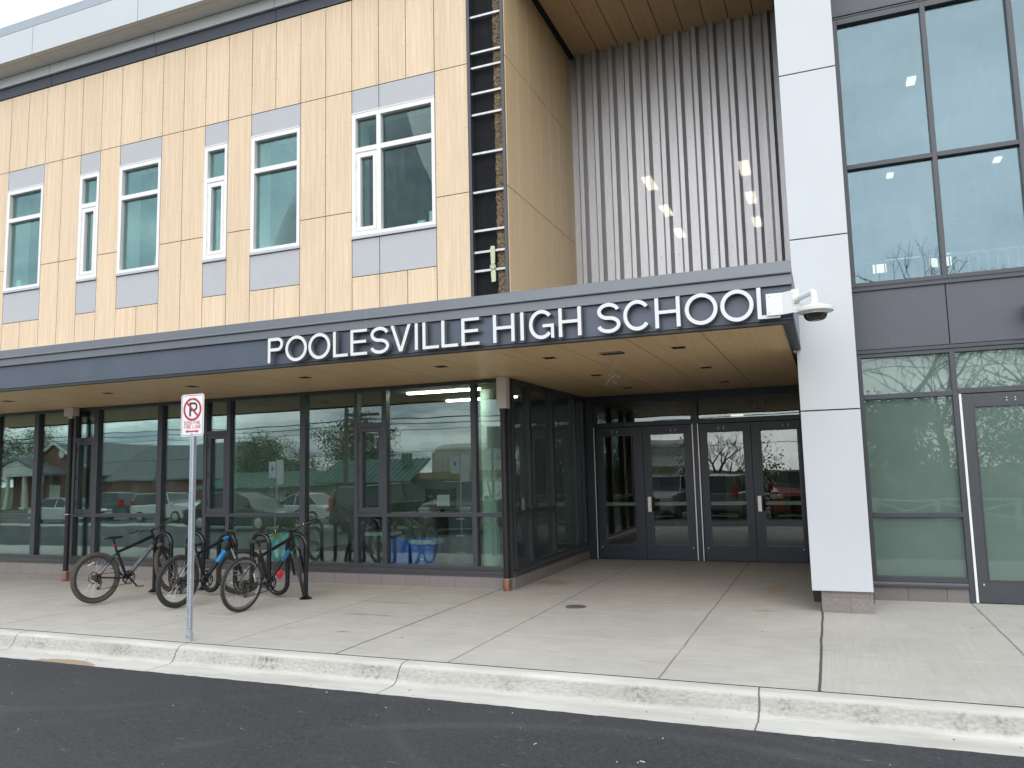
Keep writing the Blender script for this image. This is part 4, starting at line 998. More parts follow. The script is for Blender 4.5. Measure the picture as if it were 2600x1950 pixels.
# open junction slot with loose wires
jb = worldly(empty('junction_slot', (-2.18, 8.5, 2.9), label='open dark slot in the soffit with loose wires hanging from it', cat='light fixture opening'))
m_ = MB(); m_.box(-2.31, -2.05, 8.40, 8.60, 2.895, 2.8995); m_.build('slot', M['dbrown'], jb)
m_ = MB(); m_.box(-2.31, -2.05, 8.40, 8.415, 2.888, 2.8945); m_.build('slot_lip', M['steel'], jb)
m_ = MB(); wm = pm('clear_wire', (0.45, 0.42, 0.38), 0.4)
for (a, b) in ((-2.205, -2.19), (-2.165, -2.18)):
    m_.tube([(a, 8.5, 2.895), (b, 8.5, 2.78), (-2.19, 8.5, 2.68), (-2.195, 8.5, 2.62)], 0.0022, 5)
random.seed(3)
for i in range(7):
    a = random.uniform(0, 6.28); p = [(-2.195, 8.5, 2.63)]
    for k in range(4): p.append((p[-1][0]+0.025*math.cos(a)+random.uniform(-0.01, 0.01), p[-1][1]+0.02*math.sin(a), p[-1][2]+random.uniform(-0.035, 0.015))); a += random.uniform(-0.6, 0.6)
    m_.tube(p, 0.0022, 5)
m_.build('wire', wm, jb)

# ------------------------------------------------------------------ downspouts
def downspout(x, y, z0, zc, label, wc):
    e = worldly(empty('downspout', (x, y, z0), label=label, cat='downspout', group='black downspouts under the canopy'))
    m_ = MB(); m_.box(x-wc[0], x+wc[1], y-0.065, y+0.07, zc, 2.898); m_.build('pipe_cover', M['pvc'], e, bevel=0.006)
    m_ = MB(); m_.cyl((x, y, z0+0.17), (x, y, zc), 0.044, 24); p = m_.build('pipe', M['pipe'], e, smooth=True)
    m_ = MB(); m_.cyl((x, y, zc-0.045), (x, y, zc-0.002), 0.050, 24); m_.cyl((x, y, 1.02), (x, y, 1.035), 0.049, 20); m_.build('clamp', M['steel'] if zc > 2.6 else M['pipe'], p, smooth=True)
    m_ = MB(); m_.lathe([(0.053, z0-0.02), (0.055, z0+0.03), (0.055, z0+0.165), (0.050, z0+0.175), (0.046, z0+0.177)], (x, y, 0), 24); m_.build('copper_boot', M['copper'], e, smooth=True)
    m_ = MB(); m_.ring((x, y, z0+0.168), (0, 0, 1), 0.0545, 0.005, 24, 6); m_.build('boot_rim', pm('boot_rim', (0.5, 0.45, 0.38), 0.4, 0.6), e, smooth=True)
downspout(-4.105, 9.90, -0.01, 2.46, 'black downspout with long white cover at the glass corner by the entrance', (0.072, 0.072))
downspout(-12.40, 9.88, gz(-12.4, 9.88), 2.75, 'black downspout with short white cover at the far end, behind the first bicycle', (0.11, 0.11))

# pale perforated strap fixed over the furring channels
e = worldly(empty('perforated_strap', (-4.225, 9.94, 4.27), label='pale perforated plastic strap hanging across the two lowest metal rungs', cat='strap'))
m_ = MB(); m_.extr([(-4.255, 4.53), (-4.195, 4.53), (-4.190, 4.75), (-4.197, 4.785), (-4.250, 4.79), (-4.262, 4.76)], 9.925, 9.944, axis='y'); m_.build('upper_strap', pm('pale_green_plastic', (0.55, 0.63, 0.42), 0.5, var=0.15, scale=30), e, bevel=0.004)
m_ = MB(); m_.extr([(-4.250, 4.265), (-4.188, 4.27), (-4.185, 4.40), (-4.200, 4.44), (-4.245, 4.44), (-4.258, 4.40)], 9.925, 9.944, axis='y'); m_.build('lower_strap', MATS['pale_green_plastic'], e, bevel=0.004)
m_ = MB(); m_.cyl((-4.225, 9.915, 4.485), (-4.225, 9.944, 4.485), 0.043, 20); m_.build('pivot', pm('pale_plastic', (0.58, 0.56, 0.40), 0.5), e, bevel=0.003)
m_ = MB(); m_.ring((-4.225, 9.915, 4.485), (0, 1, 0), 0.028, 0.003, 20, 5)
for z in [4.30, 4.33, 4.36, 4.39, 4.56, 4.585, 4.61, 4.635, 4.66, 4.685, 4.71, 4.74, 4.765]:
    for x in (-4.24, -4.21): m_.cyl((x+random.uniform(-.004, .004), 9.9235, z), (x, 9.9249, z), 0.0042, 6)
m_.build('strap_holes', M['hole'], e)
# drain cover
e = MB(); e.cyl((-2.85, 8.96, -0.004), (-2.85, 8.96, 0.005), 0.122, 40); o = e.build('drain_cover', pm('cast_iron', (0.17, 0.17, 0.165), 0.6, 0.3, var=0.3, scale=40, bump=0.6), bevel=0.002)
tag(o, 'round grey cast iron drain cover set in the concrete pavement', 'drain cover')
# wall lamp at the very edge
wl_ = worldly(empty('wall_lamp', (2.24, 10.1, 3.25), label='dark round wall lamp on the slate panel at the photo edge', cat='lamp'))
m_ = MB(); m_.cyl((2.26, 10.05, 3.18), (2.26, 10.05, 3.36), 0.10, 24); m_.build('lamp_body', M['rack'], wl_, smooth=True)
m_ = MB(); m_.box(2.20, 2.32, 10.15, 10.243, 3.2, 3.34); m_.build('wall_plate', M['rack'], wl_)

# ------------------------------------------------------------------ bike rack
rk = worldly(empty('bike_rack', (-7.78, 8.67, 0), label='black serpentine steel bike rack with five tall loops on the pavement', cat='bike rack'))
leg = [-9.085, -8.79, -8.485, -8.20, -7.92, -7.63, -7.345, -7.06, -6.755, -6.46]
path = [(leg[0], 0.0), (leg[0], 0.3)]
for i in range(0, 10, 2):
    c = (leg[i]+leg[i+1])/2; r_ = (leg[i+1]-leg[i])/2; zt_ = 0.835-r_-0.0
    path += arc(c, zt_-0.0, r_, r_, 180, 0, 14)
    if i < 8:
        c2 = (leg[i+1]+leg[i+2])/2; r2 = (leg[i+2]-leg[i+1])/2
        path += arc(c2, 0.055+r2, r2, r2, 180, 360, 14)
path += [(leg[-1], 0.3), (leg[-1], 0.0)]
m_ = MB(); m_.tube([(x, 8.67, z) for x, z in path], 0.031, 16); m_.build('rack_tube', M['rack'], rk, smooth=True)
for x in (leg[0], leg[-1]):
    m_ = MB(); m_.lathe([(0.085, 0.0), (0.085, 0.008), (0.045, 0.035), (0.035, 0.05), (0.030, 0.055)], (x, 8.67, 0), 24); m_.build('foot_flange', M['rack'], rk, smooth=True)

# ------------------------------------------------------------------ bicycles
def bicycle(name, label, loc, head, steer, lean, cols, opt):
    """rear tyre contact at the origin, x forward, y to the rider's left"""
    root = empty(name, loc, label=label, cat='bicycle', group='bicycles leaning on the rack')
    root.rotation_mode = 'XYZ'; root.rotation_euler = (lean, 0, head)
    fm, am, tm, rimm, sm_ = cols
    Rw = opt.get('R', 0.335); tr = opt.get('tr', 0.026); WB = opt.get('WB', 1.08)
    BBp = Vector((0.425, 0, 0.285)); RA = Vector((0, 0, Rw)); FA = Vector((WB, 0, Rw))
    hdir = Vector((-0.36, 0, 1)).normalized()
    HB = Vector((WB-0.195, 0, 0.705)); HT = HB+hdir*0.13
    ST = BBp+Vector((-0.135, 0, 0.365)); SS = BBp+Vector((-0.14, 0, 0.375))+Vector((-0.045, 0, opt.get('sp', 0.17)))
    spos = Vector((SS.x, 0, SS.z))
    f = MB(); T = lambda a, b, r0, r1=None, n=12: f.tube([a, (Vector(a)+Vector(b))/2, b], [r0, ((r0+(r1 or r0))/2), r1 or r0], n)
    T(BBp, ST, 0.019); T(HB+Vector((0.005, 0, 0.02)), BBp, 0.032, 0.027); T(HT-hdir*0.02, ST-Vector((0, 0, 0.02)), 0.024, 0.019)
    f.cyl(HB-hdir*0.005, HT+hdir*0.005, 0.024, 14); f.cyl(BBp-Vector((0, 0.036, 0)), BBp+Vector((0, 0.036, 0)), 0.026, 14)
    for s in (-1, 1):
        f.tube([BBp+Vector((-0.03, s*0.025, 0)), BBp+Vector((-0.14, s*0.045, 0.008)), RA+Vector((0.03, s*0.066, 0))], 0.0095, 8)
        f.tube([ST+Vector((-0.005, s*0.014, -0.03)), ST+Vector((-0.10, s*0.045, -0.11)), RA+Vector((0.012, s*0.066, 0.012))], 0.0075, 8)
        f.box(-0.02, 0.035, s*0.066-0.004, s*0.066+0.004, Rw-0.03, Rw+0.03)
    frame = f.build('frame', fm, root, smooth=True)
    if opt.get('accent'):
        for (a, b, t0, t1, rr, mt) in opt['accent']:
            A = {'HB': HB+Vector((0.005, 0, 0.02)), 'BB': BBp, 'HT': HT-hdir*0.02, 'ST': ST-Vector((0, 0, 0.02)), 'RA': RA+Vector((0, -0.066, 0))}[a]; Bq = {'HB': HB, 'BB': BBp, 'HT': HT, 'ST': ST-Vector((0, 0, 0.02)), 'RA': RA+Vector((0, -0.066, 0))}[b]
            g_ = MB(); p = A.lerp(Bq, t0); q = A.lerp(Bq, t1); g_.tube([p, q], rr, 12); g_.build('frame_decal', mt, frame, smooth=True)
    # wheels
    def wheel(parent, c, name_, spoke_mat, rear, disc):
        w = MB(); w.ring(c, (0, 1, 0), Rw-tr, tr, 56, 12)
        # tread blocks
        for k in range(72):
            a = 2*math.pi*k/72
            for s in (-1, 1):
                a2 = a+(0.02 if s > 0 else 0)
                u = Vector((math.cos(a2), 0, math.sin(a2))); t_ = Vector((-math.sin(a2), 0, math.cos(a2)))
                p = Vector(c)+u*(Rw-0.002)+Vector((0, s*0.010, 0)); h = 0.004
                vs = [p+t_*dx*0.007+Vector((0, dy*0.007, 0))+u*dz for dz in (-0.004, h-0.003) for dx, dy in ((-1,-1),(1,-1),(1,1),(-1,1))]
                w.add(vs, [(0,3,2,1),(4,5,6,7),(0,1,5,4),(1,2,6,5),(2,3,7,6),(3,0,4,7)])
        wo = w.build(name_, tm, parent, smooth=True, ang=30)
        r_ = MB(); rr = Rw-2*tr+0.002
        n = 56; vs = []
        for i in range(n):
            a = 2*math.pi*i/n; u = Vector((math.cos(a), 0, math.sin(a)))
            for rad, yy in ((rr+0.006, -0.013), (rr+0.006, 0.013), (rr-0.012, 0.011), (rr-0.018, 0), (rr-0.012, -0.011)): vs.append(Vector(c)+u*rad+Vector((0, yy, 0)))
        r_.add(vs, [(i*5+j, i*5+(j+1)%5, ((i+1)%n)*5+(j+1)%5, ((i+1)%n)*5+j) for i in range(n) for j in range(5)])
        r_.build('rim', rimm, wo, smooth=True, ang=30)
        s_ = MB(); c = Vector(c)
        for i in range(32):
            a = 2*math.pi*i/32; side = 1 if i % 2 else -1; off = 0.55 if (i//2) % 2 else -0.55
            hub = c+Vector((math.cos(a+off)*0.022, side*0.028, math.sin(a+off)*0.022)); rim = c+Vector((math.cos(a), 0, math.sin(a)))*(rr-0.014)
            s_.tube([hub, rim], 0.0011, 4, caps=False)
        s_.build('spokes', spoke_mat, wo)
        h_ = MB(); h_.cyl(c-Vector((0, 0.05, 0)), c+Vector((0, 0.05, 0)), 0.012, 10); h_.cyl(c-Vector((0, 0.034, 0)), c+Vector((0, 0.034, 0)), 0.024, 14)
        for s in (-1, 1): h_.cyl(c+Vector((0, s*0.066, 0)), c+Vector((0, s*0.085, 0)), 0.010, 8)
        h_.build('hub', sm_, wo, smooth=True)
        if disc:
            d = MB(); d.ring(c+Vector((0, 0.045, 0)), (0, 1, 0), 0.072, 0.0075, 28, 4)
            for k in range(6):
                a = k*math.pi/3; d.tube([c+Vector((0, 0.045, 0)), c+Vector((0.07*math.cos(a), 0.045, 0.07*math.sin(a)))], 0.004, 4)
            d.build('brake_disc', sm_, wo)
        # reflector between the spokes
        rf = MB(); a = opt.get('refa', 1.9); p = c+Vector((math.cos(a), 0, math.sin(a)))*(rr*0.72); t_ = Vector((-math.sin(a), 0, math.cos(a)))
        rf.tube([p-t_*0.045, p+t_*0.045], 0.009, 6); rf.build('wheel_reflector', pm('reflector_white', (0.75, 0.76, 0.7), 0.3), wo)
        return wo
    wheel(root, RA, 'rear_wheel', opt['spoke'], True, opt.get('disc', True))
    # sprockets, derailleur, chain (on the rider's right: -y)
    d = MB()
    for i, r_ in enumerate((0.055, 0.047, 0.040, 0.034, 0.028)): d.cyl(RA+Vector((0, -0.030-0.005*i, 0)), RA+Vector((0, -0.033-0.005*i, 0)), r_, 22)
    d.build('cassette', pm('cassette_steel', (0.16, 0.13, 0.11), 0.45, 0.7, var=0.3, scale=30), root)
    d = MB(); d.tube([RA+Vector((0, -0.07, -0.01)), RA+Vector((0.03, -0.085, -0.05)), RA+Vector((0.015, -0.07, -0.13))], 0.010, 8)
    for p in (Vector((0.02, -0.05, -0.065)), Vector((0.005, -0.05, -0.135))): d.cyl(RA+p-Vector((0, 0.006, 0)), RA+p+Vector((0, 0.006, 0)), 0.022, 14)
    d.build('derailleur', sm_, root, smooth=True)
    ch = MB()
    for a, b in ((RA+Vector((0.0, -0.045, 0.047)), BBp+Vector((0.0, -0.045, 0.082))), (RA+Vector((0.005, -0.045, -0.155)), BBp+Vector((0.0, -0.045, -0.082))), (RA+Vector((0.045, -0.045, -0.02)), RA+Vector((0.02, -0.045, -0.07)))):
        ch.tube([a, b], 0.0045, 5)
    ch.build('chain', pm('chain_steel', (0.07, 0.06, 0.055), 0.5, 0.6), root)
    cr = MB()
    for r_, yy in ((0.086, -0.045), (0.068, -0.039)):
        cr.ring(BBp+Vector((0, yy, 0)), (0, 1, 0), r_, 0.0045, 36, 6)
    for k in range(5):
        a = k*2*math.pi/5+0.4; cr.tube([BBp+Vector((0, -0.042, 0)), BBp+Vector((0.085*math.cos(a), -0.042, 0.085*math.sin(a)))], 0.008, 6)
    cr.ring(BBp+Vector((0, -0.053, 0)), (0, 1, 0), 0.088, 0.006, 36, 5)
    cr.build('chainring', M['rack'], root, smooth=True)
    ca_ = opt.get('crank', -0.6); cv = Vector((math.cos(ca_), 0, math.sin(ca_)))*0.17
    for s in (-1, 1):
        c2 = MB(); p = BBp+Vector((0, s*0.062, 0)); q = BBp+Vector((0, s*0.078, 0))+cv*(-s); c2.tube([p, q], [0.014, 0.010], 8); cr_ = c2.build('crank_arm', M['rack'], root, smooth=True)
        pd = MB(); e_ = q+Vector((0, s*0.055, 0)); pd.box(e_.x-0.045, e_.x+0.045, e_.y-0.04, e_.y+0.04, e_.z-0.009, e_.z+0.009); pd.build('pedal', opt.get('pedal', M['rack']), cr_, bevel=0.005)
    # seat post and saddle
    sp = MB(); sp.cyl(ST-Vector((0, 0, 0.02)), spos-Vector((0, 0, 0.03)), 0.0135, 12); sp.cyl(ST-Vector((0, 0, 0.012)), ST+Vector((-0.003, 0, 0.012)), 0.021, 12); sp.build('seat_post', M['rack'], root, smooth=True)
    sd_ = MB(); sec = [(-0.135, 0.010, 0.020, 0.0), (-0.125, 0.060, 0.030, 0.004), (-0.08, 0.074, 0.034, 0.006), (-0.02, 0.050, 0.032, 0.0), (0.05, 0.024, 0.028, -0.002), (0.11, 0.018, 0.024, 0.0), (0.135, 0.006, 0.012, -0.003)]
    vs = []; nn = 12
    for sx, hw, th_, dz in sec:
        for j in range(nn):
            a = 2*math.pi*j/nn; vs.append((spos.x+sx, hw*math.cos(a), spos.z+dz+(th_*0.45 if math.sin(a) > 0 else th_)*math.sin(a)))
    sd_.add(vs, [(i*nn+j, i*nn+(j+1)%nn, (i+1)*nn+(j+1)%nn, (i+1)*nn+j) for i in range(len(sec)-1) for j in range(nn)]+[tuple(range(nn)), tuple((len(sec)-1)*nn+j for j in range(nn))])
    sd_.build('saddle', pm('saddle_vinyl', (0.02, 0.02, 0.022), 0.35, var=0.3, scale=30), root, smooth=True, ang=70)
    tl = MB(); tl.box(ST.x-0.055, ST.x-0.030, -0.016, 0.016, ST.z+0.055, ST.z+0.09); tl.build('tail_reflector', pm('reflector_red', (0.40, 0.02, 0.015), 0.3), root, bevel=0.004)
    # steering assembly: turned about the head tube
    def steer_obj(mb, nm, mt, par, **k):
        rot = Matrix.Translation(HB) @ Matrix.Rotation(steer, 4, hdir) @ Matrix.Translation(-HB)
        mb.v = [tuple(rot @ Vector(v)) for v in mb.v]; return mb.build(nm, mt, par, **k)
    fk = MB(); crown = HB-hdir*0.035
    fk.cyl(HB, crown, 0.022, 12); fk.box(crown.x-0.02, crown.x+0.03, -0.075, 0.075, crown.z-0.02, crown.z+0.018)
    for s in (-1, 1):
        a = crown+Vector((0.005, s*0.062, 0)); e_ = FA+Vector((0, s*0.062, 0)); mid = a.lerp(e_, 0.42)
        fk.tube([mid-(e_-a)*0.02, e_], [0.021, 0.016], 12)
    fko = steer_obj(fk, 'fork', opt.get('fork', fm), root, smooth=True)
    st = MB()
    for s in (-1, 1):
        a = crown+Vector((0.005, s*0.062, 0)); e_ = FA+Vector((0, s*0.062, 0)); st.tube([a, a.lerp(e_, 0.42)], 0.0145, 12)
    steer_obj(st, 'stanchion', opt.get('stan', M['rack']), fko, smooth=True)
    # front wheel geometry is made straight and then turned with the fork
    before = set(o.name for o in bpy.data.objects)
    wo = wheel(root, FA, 'front_wheel', opt['spoke'], False, opt.get('disc', True))
    rot = Matrix.Translation(HB) @ Matrix.Rotation(steer, 4, hdir) @ Matrix.Translation(-HB)
    for o in [wo]+list(wo.children): o.data.transform(rot)
    hb = MB(); top = HT+hdir*0.05; clamp = top+Vector((0.07, 0, 0.03))
    hb.tube([HT, top+hdir*0.01], 0.019, 12); hb.tube([top, clamp], 0.017, 10)
    so_ = steer_obj(hb, 'stem', M['rack'], root, smooth=True)
    hb = MB(); W = opt.get('barw', 0.32)
    hb.tube([clamp+Vector((-0.035, W, 0.035)), clamp+Vector((-0.02, W*0.55, 0.035)), clamp+Vector((-0.005, W*0.3, 0.018)), clamp+Vector((0, 0.06, 0)), clamp+Vector((0, -0.06, 0)), clamp+Vector((-0.005, -W*0.3, 0.018)), clamp+Vector((-0.02, -W*0.55, 0.035)), clamp+Vector((-0.035, -W, 0.035))], 0.0125, 12)
    bar = steer_obj(hb, 'handlebar', M['rack'], root, smooth=True)
    for s in (-1, 1):
        g_ = MB(); g_.tube([clamp+Vector((-0.036, s*(W+0.005), 0.035)), clamp+Vector((-0.026, s*(W-0.13), 0.036))], [0.0175, 0.0165], 12); steer_obj(g_, 'grip', pm('rubber_grip', (0.015, 0.015, 0.016), 0.6, bump=0.5), bar, smooth=True)
        g_ = MB(); g_.tube([clamp+Vector((-0.02, s*(W-0.16), 0.03)), clamp+Vector((0.02, s*(W-0.15), 0.012)), clamp+Vector((0.035, s*(W-0.09), -0.012)), clamp+Vector((0.03, s*(W-0.03), -0.03))], [0.012, 0.007, 0.005, 0.005], 8); steer_obj(g_, 'brake_lever', opt.get('lever', M['rack']), bar, smooth=True)
        if opt.get('ring'):
            g_ = MB(); g_.ring(clamp+Vector((-0.026, s*(W-0.14), 0.036)), (0, 1, 0), 0.017, 0.004, 16, 6); steer_obj(g_, 'grip_ring', M['hinge'], bar)
    cb = MB()
    for s in (-1, 1): cb.tube([clamp+Vector((0.01, s*(W-0.16), 0.02)), clamp+Vector((0.09, s*0.09, -0.02)), clamp+Vector((0.06, s*0.03, -0.12)), HB+Vector((0.03, -s*0.03, 0.0))], 0.0025, 5)
    steer_obj(cb, 'cable', M['rack'], bar)
    if opt.get('lock'):
        l = MB(); a = HB.lerp(BBp, 0.62); l.tube([a+Vector((0.0, -0.03, -0.015)), a+Vector((0.04, -0.045, -0.06)), a+Vector((-0.01, -0.05, -0.10)), a+Vector((-0.055, -0.04, -0.06))], [0.018, 0.034, 0.034, 0.016], 10)
        l.build('red_pouch', pm('red_plastic', (0.52, 0.02, 0.03), 0.4), root, smooth=True)
        l = MB(); l.tube([a+Vector((0.03, -0.01, 0.03)), a+Vector((-0.05, -0.01, -0.07))], 0.012, 8); l.build('pump', M['hinge'], root, smooth=True)
        v = MB()
        for s in (-1, 1): v.tube([ST+Vector((-0.10, s*0.04, -0.10)), ST+Vector((-0.11, s*0.035, -0.02))], 0.006, 6)
        v.build('rim_brake', M['steel'], root)
    return root
tyreA = pm('dusty_tyre', (0.075, 0.064, 0.052), 0.85, var=0.3, scale=25, bump=0.6)
tyreB = pm('black_tyre', (0.035, 0.033, 0.031), 0.8, var=0.3, scale=25, bump=0.6)
fblack = pm('gloss_black_frame', (0.012, 0.013, 0.015), 0.22, var=0.1)
fgrey = pm('charcoal_frame_decal', (0.10, 0.115, 0.125), 0.3, var=0.5, scale=60)
fblue = pm('bright_blue_decal', (0.02, 0.25, 0.62), 0.3, var=0.05)
rimdark = pm('dark_rim', (0.10, 0.10, 0.10), 0.4, 0.5, var=0.1)
rimsil = pm('grey_rim', (0.35, 0.35, 0.36), 0.35, 0.8, var=0.1)
spk = pm('spoke_steel', (0.6, 0.6, 0.6), 0.35, 0.9); spkd = pm('spoke_black', (0.10, 0.10, 0.10), 0.4, 0.6)
hubm = pm('hub_metal', (0.10, 0.095, 0.09), 0.4, 0.6, var=0.2)
silv = pm('silver_accent', (0.6, 0.62, 0.62), 0.3, 0.7)
bk1 = bicycle('bicycle', 'black and charcoal mountain bicycle with dusty brown tyres, farthest of the three', (-9.05, 7.67, 0.0), R(79), R(36), R(-3), (fblack, fgrey, tyreA, rimdark, hubm),
        dict(R=0.330, tr=0.030, WB=1.05, spoke=spk, crank=-0.9, sp=0.18, refa=1.9, pedal=M['copper'], accent=[('HB', 'BB', 0.12, 0.9, 0.0315, fgrey), ('HT', 'ST', 0.05, 0.4, 0.0245, fblack)]))
bk2 = bicycle('bicycle', 'black mountain bicycle with bright blue frame panels, between the other two bicycles', (-7.68, 7.69, 0.0), R(86), R(-46), R(2), (fblack, fblue, tyreB, rimdark, hubm),
        dict(R=0.326, tr=0.027, WB=1.04, spoke=spk, crank=-2.6, sp=0.10, refa=4.3, stan=silv, accent=[('HB', 'BB', 0.24, 0.54, 0.0322, fblue), ('HT', 'ST', 0.03, 0.2, 0.0245, fblue), ('RA', 'ST', 0.25, 0.5, 0.010, fblue)]))
bk3 = bicycle('bicycle', 'black hybrid bicycle with red pouch and thin grey rimmed wheels, nearest the corner glass', (-6.65, 7.66, 0.0), R(85), R(46), R(3), (fblack, fblue, tyreB, rimsil, hubm),
        dict(R=0.325, tr=0.021, WB=1.05, spoke=spkd, crank=-3.1, sp=0.16, refa=0.3, disc=False, lock=True, ring=True, accent=[('HB', 'BB', 0.20+0.035*i, 0.20+0.035*i+0.016, 0.0318, pm('small_blue_lettering', (0.03, 0.20, 0.42), 0.3)) for i in range(8)]))

# ------------------------------------------------------------------ things behind the storefront glass
def bin_(name, x, y, z, w, h, mat, label, cat, mark=False, liner=False):
    e = worldly(empty(name, (x, y, z), label=label, cat=cat))
    m_ = MB(); a = w*0.40; b = w*0.5; t = 0.012
    vs = []
    for (s, zz) in ((a, z), (b, z+h), (b-t, z+h), (a-t, z+0.02)):
        for (dx, dy) in ((-1, -0.7), (1, -0.7), (1, 0.7), (-1, 0.7)): vs.append((x+dx*s, y+dy*s, zz))
    m_.add(vs, [(i*4+j, i*4+(j+1)%4, (i+1)*4+(j+1)%4, (i+1)*4+j) for i in range(3) for j in range(4)]+[(3,2,1,0), (12,13,14,15)])
    m_.build('bin_body', mat, e, bevel=0.008)
    m_ = MB(); bb = b+0.008; m_.box(x-bb, x+bb, y-bb*0.75, y-bb*0.75+0.012, z+h-0.03, z+h); m_.box(x-bb, x+bb, y+bb*0.75-0.012, y+bb*0.75, z+h-0.03, z+h); m_.box(x-bb, x-bb+0.012, y-bb*0.75+0.012, y+bb*0.75-0.012, z+h-0.03, z+h); m_.box(x+bb-0.012, x+bb, y-bb*0.75+0.012, y+bb*0.75-0.012, z+h-0.03, z+h)
    m_.build('bin_rim', mat, e)
    if liner:
        m_ = MB(); n = 40; vs = []
        for i in range(n):
            a_ = 2*math.pi*i/n; r_ = b+0.012
            sx = max(-1, min(1, 1.3*math.cos(a_))); sy = max(-1, min(1, 1.3*math.sin(a_)))*0.77
            for zz, k in ((h+0.005, 0.96), (h+0.002, 1.02), (h-0.05+random.uniform(-0.015, 0.01), 1.05)): vs.append((x+sx*r_*k, y+sy*r_*k, z+zz+random.uniform(-0.004, 0.004)))
        m_.add(vs, [(i*3+j, ((i+1)%n)*3+j, ((i+1)%n)*3+j+1, i*3+j+1) for i in range(n) for j in range(2)])
        m_.build('bin_liner', pm('clear_liner', (0.6, 0.68, 0.75), 0.2), e)
    if mark:
        m_ = MB(); cx, cz = x, z+h*0.42; yy = y-0.7*(a+(b-a)*0.42)-0.016
        for k in range(3):
            a0 = 90+120*k; m_.strip(arc(cx, cz, 0.033, 0.033, a0+12, a0+92, 8), 0.014, yy, yy+0.004)
            an = R(a0+100); p = (cx+0.033*math.cos(an), cz+0.033*math.sin(an)); tx, tz = -math.sin(an), math.cos(an)
            m_.extr([(p[0]+tx*0.016, p[1]+tz*0.016), (p[0]-tz*0.016-tx*0.004, p[1]+tx*0.016-tz*0.004), (p[0]+tz*0.016-tx*0.004, p[1]-tx*0.016-tz*0.004)], yy, yy+0.004, axis='y')
        m_.build('recycling_mark', pm('mark_white', (0.8, 0.83, 0.9), 0.5), e)
blue = pm('blue_plastic', (0.04, 0.20, 0.85), 0.35, var=0.08)
bin_('recycling_bin', -6.02, 10.42, 0.20, 0.40, 0.42, blue, 'blue plastic recycling bin without a liner behind the glass', 'recycling bin')
bin_('recycling_bin', -5.61, 10.42, 0.20, 0.41, 0.42, blue, 'blue recycling bin with white arrows and a clear liner behind the glass', 'recycling bin', True, True)
bin_('waste_bin', -6.55, 10.75, 0.20, 0.45, 0.50, pm('grey_plastic', (0.12, 0.12, 0.12), 0.5), 'dark grey waste bin beside the blue recycling bins', 'waste bin', False, True)
e = worldly(empty('filing_cabinet', (-5.1, 10.9, 0.2), label='grey three drawer filing cabinet behind the corner glass', cat='cabinet'))
m_ = MB(); m_.box(-5.40, -4.98, 10.75, 11.3, 0.2, 0.98); m_.build('cabinet_body', pm('cabinet_grey', (0.10, 0.11, 0.115), 0.5), e)
for z in (0.22, 0.47, 0.72):
    m_ = MB(); m_.box(-5.39, -4.99, 10.735, 10.749, z, z+0.24); d_ = m_.build('drawer', MATS['cabinet_grey'], e, bevel=0.004)
    m_ = MB(); m_.box(-5.26, -5.12, 10.722, 10.7345, z+0.17, z+0.19); m_.build('drawer_handle', M['steel'], d_)
ip = MB(); ip.cyl((-4.795, 11.0, 0.2), (-4.795, 11.0, 2.855), 0.135, 32)
tag(ip.build('interior_column', pm('pale_green_column', (0.62, 0.80, 0.72), 0.5), smooth=True), 'round pale green column standing inside the corner glass', 'column')
e = worldly(empty('desk', (-6.6, 11.6, 0.2), label='pale topped desk standing in the room behind the corner glass', cat='desk'))
m_ = MB(); m_.box(-7.2, -5.9, 11.3, 12.0, 0.90, 0.94); m_.build('desk_top', pm('desk_laminate', (0.45, 0.42, 0.36), 0.5), e)
for x in (-7.15, -5.95):
    m_ = MB(); m_.box(x, x+0.04, 11.35, 11.95, 0.2, 0.90); m_.build('desk_side', M['intdark'], e)
e = worldly(empty('monitor', (-6.0, 11.5, 0.94), label='dark computer monitor with a paper sheet taped on its back', cat='monitor'))
m_ = MB(); m_.box(-6.15, -5.60, 11.40, 11.44, 1.02, 1.34); m_.build('screen_back', M['rack'], e, bevel=0.006)
m_ = MB(); m_.box(-5.93, -5.70, 11.394, 11.399, 1.06, 1.24); m_.build('paper_note', MATS['paper'], e)
m_ = MB(); m_.box(-5.90, -5.84, 11.45, 11.48, 0.94, 1.1); m_.box(-6.0, -5.75, 11.40, 11.6, 0.94, 0.95); m_.build('stand', M['rack'], e)
tb = MB(); tb.box(-8.28, -7.90, 10.16, 10.40, 0.20, 0.73)
def tealm():
    m, nt, out = newmat('teal_painted'); P = pos(nt); n = noise(nt, P, 6, 3, 0.6, 1.0)
    c = mixc(nt, ramp(nt, n, 0.5, 0.56), (0.25, 0.78, 0.88), (0.45, 0.88, 0.92)); c = mixc(nt, ramp(nt, noise(nt, pos(nt, (9, 9, 4)), 1.0, 2), 0.60, 0.64), c, (0.50, 0.52, 0.12))
    bsdf(nt, out, c, 0.5); return m
e = worldly(empty('painted_box', (-8.09, 10.28, 0.2), label='teal painted box with yellow splashes behind the glass by the nearest bicycle', cat='box'))
tb.build('box_body', tealm(), e, bevel=0.006)
m_ = MB(); m_.box(-8.29, -7.89, 10.15, 10.41, 0.731, 0.75); m_.build('box_lid', M['rack'], e)

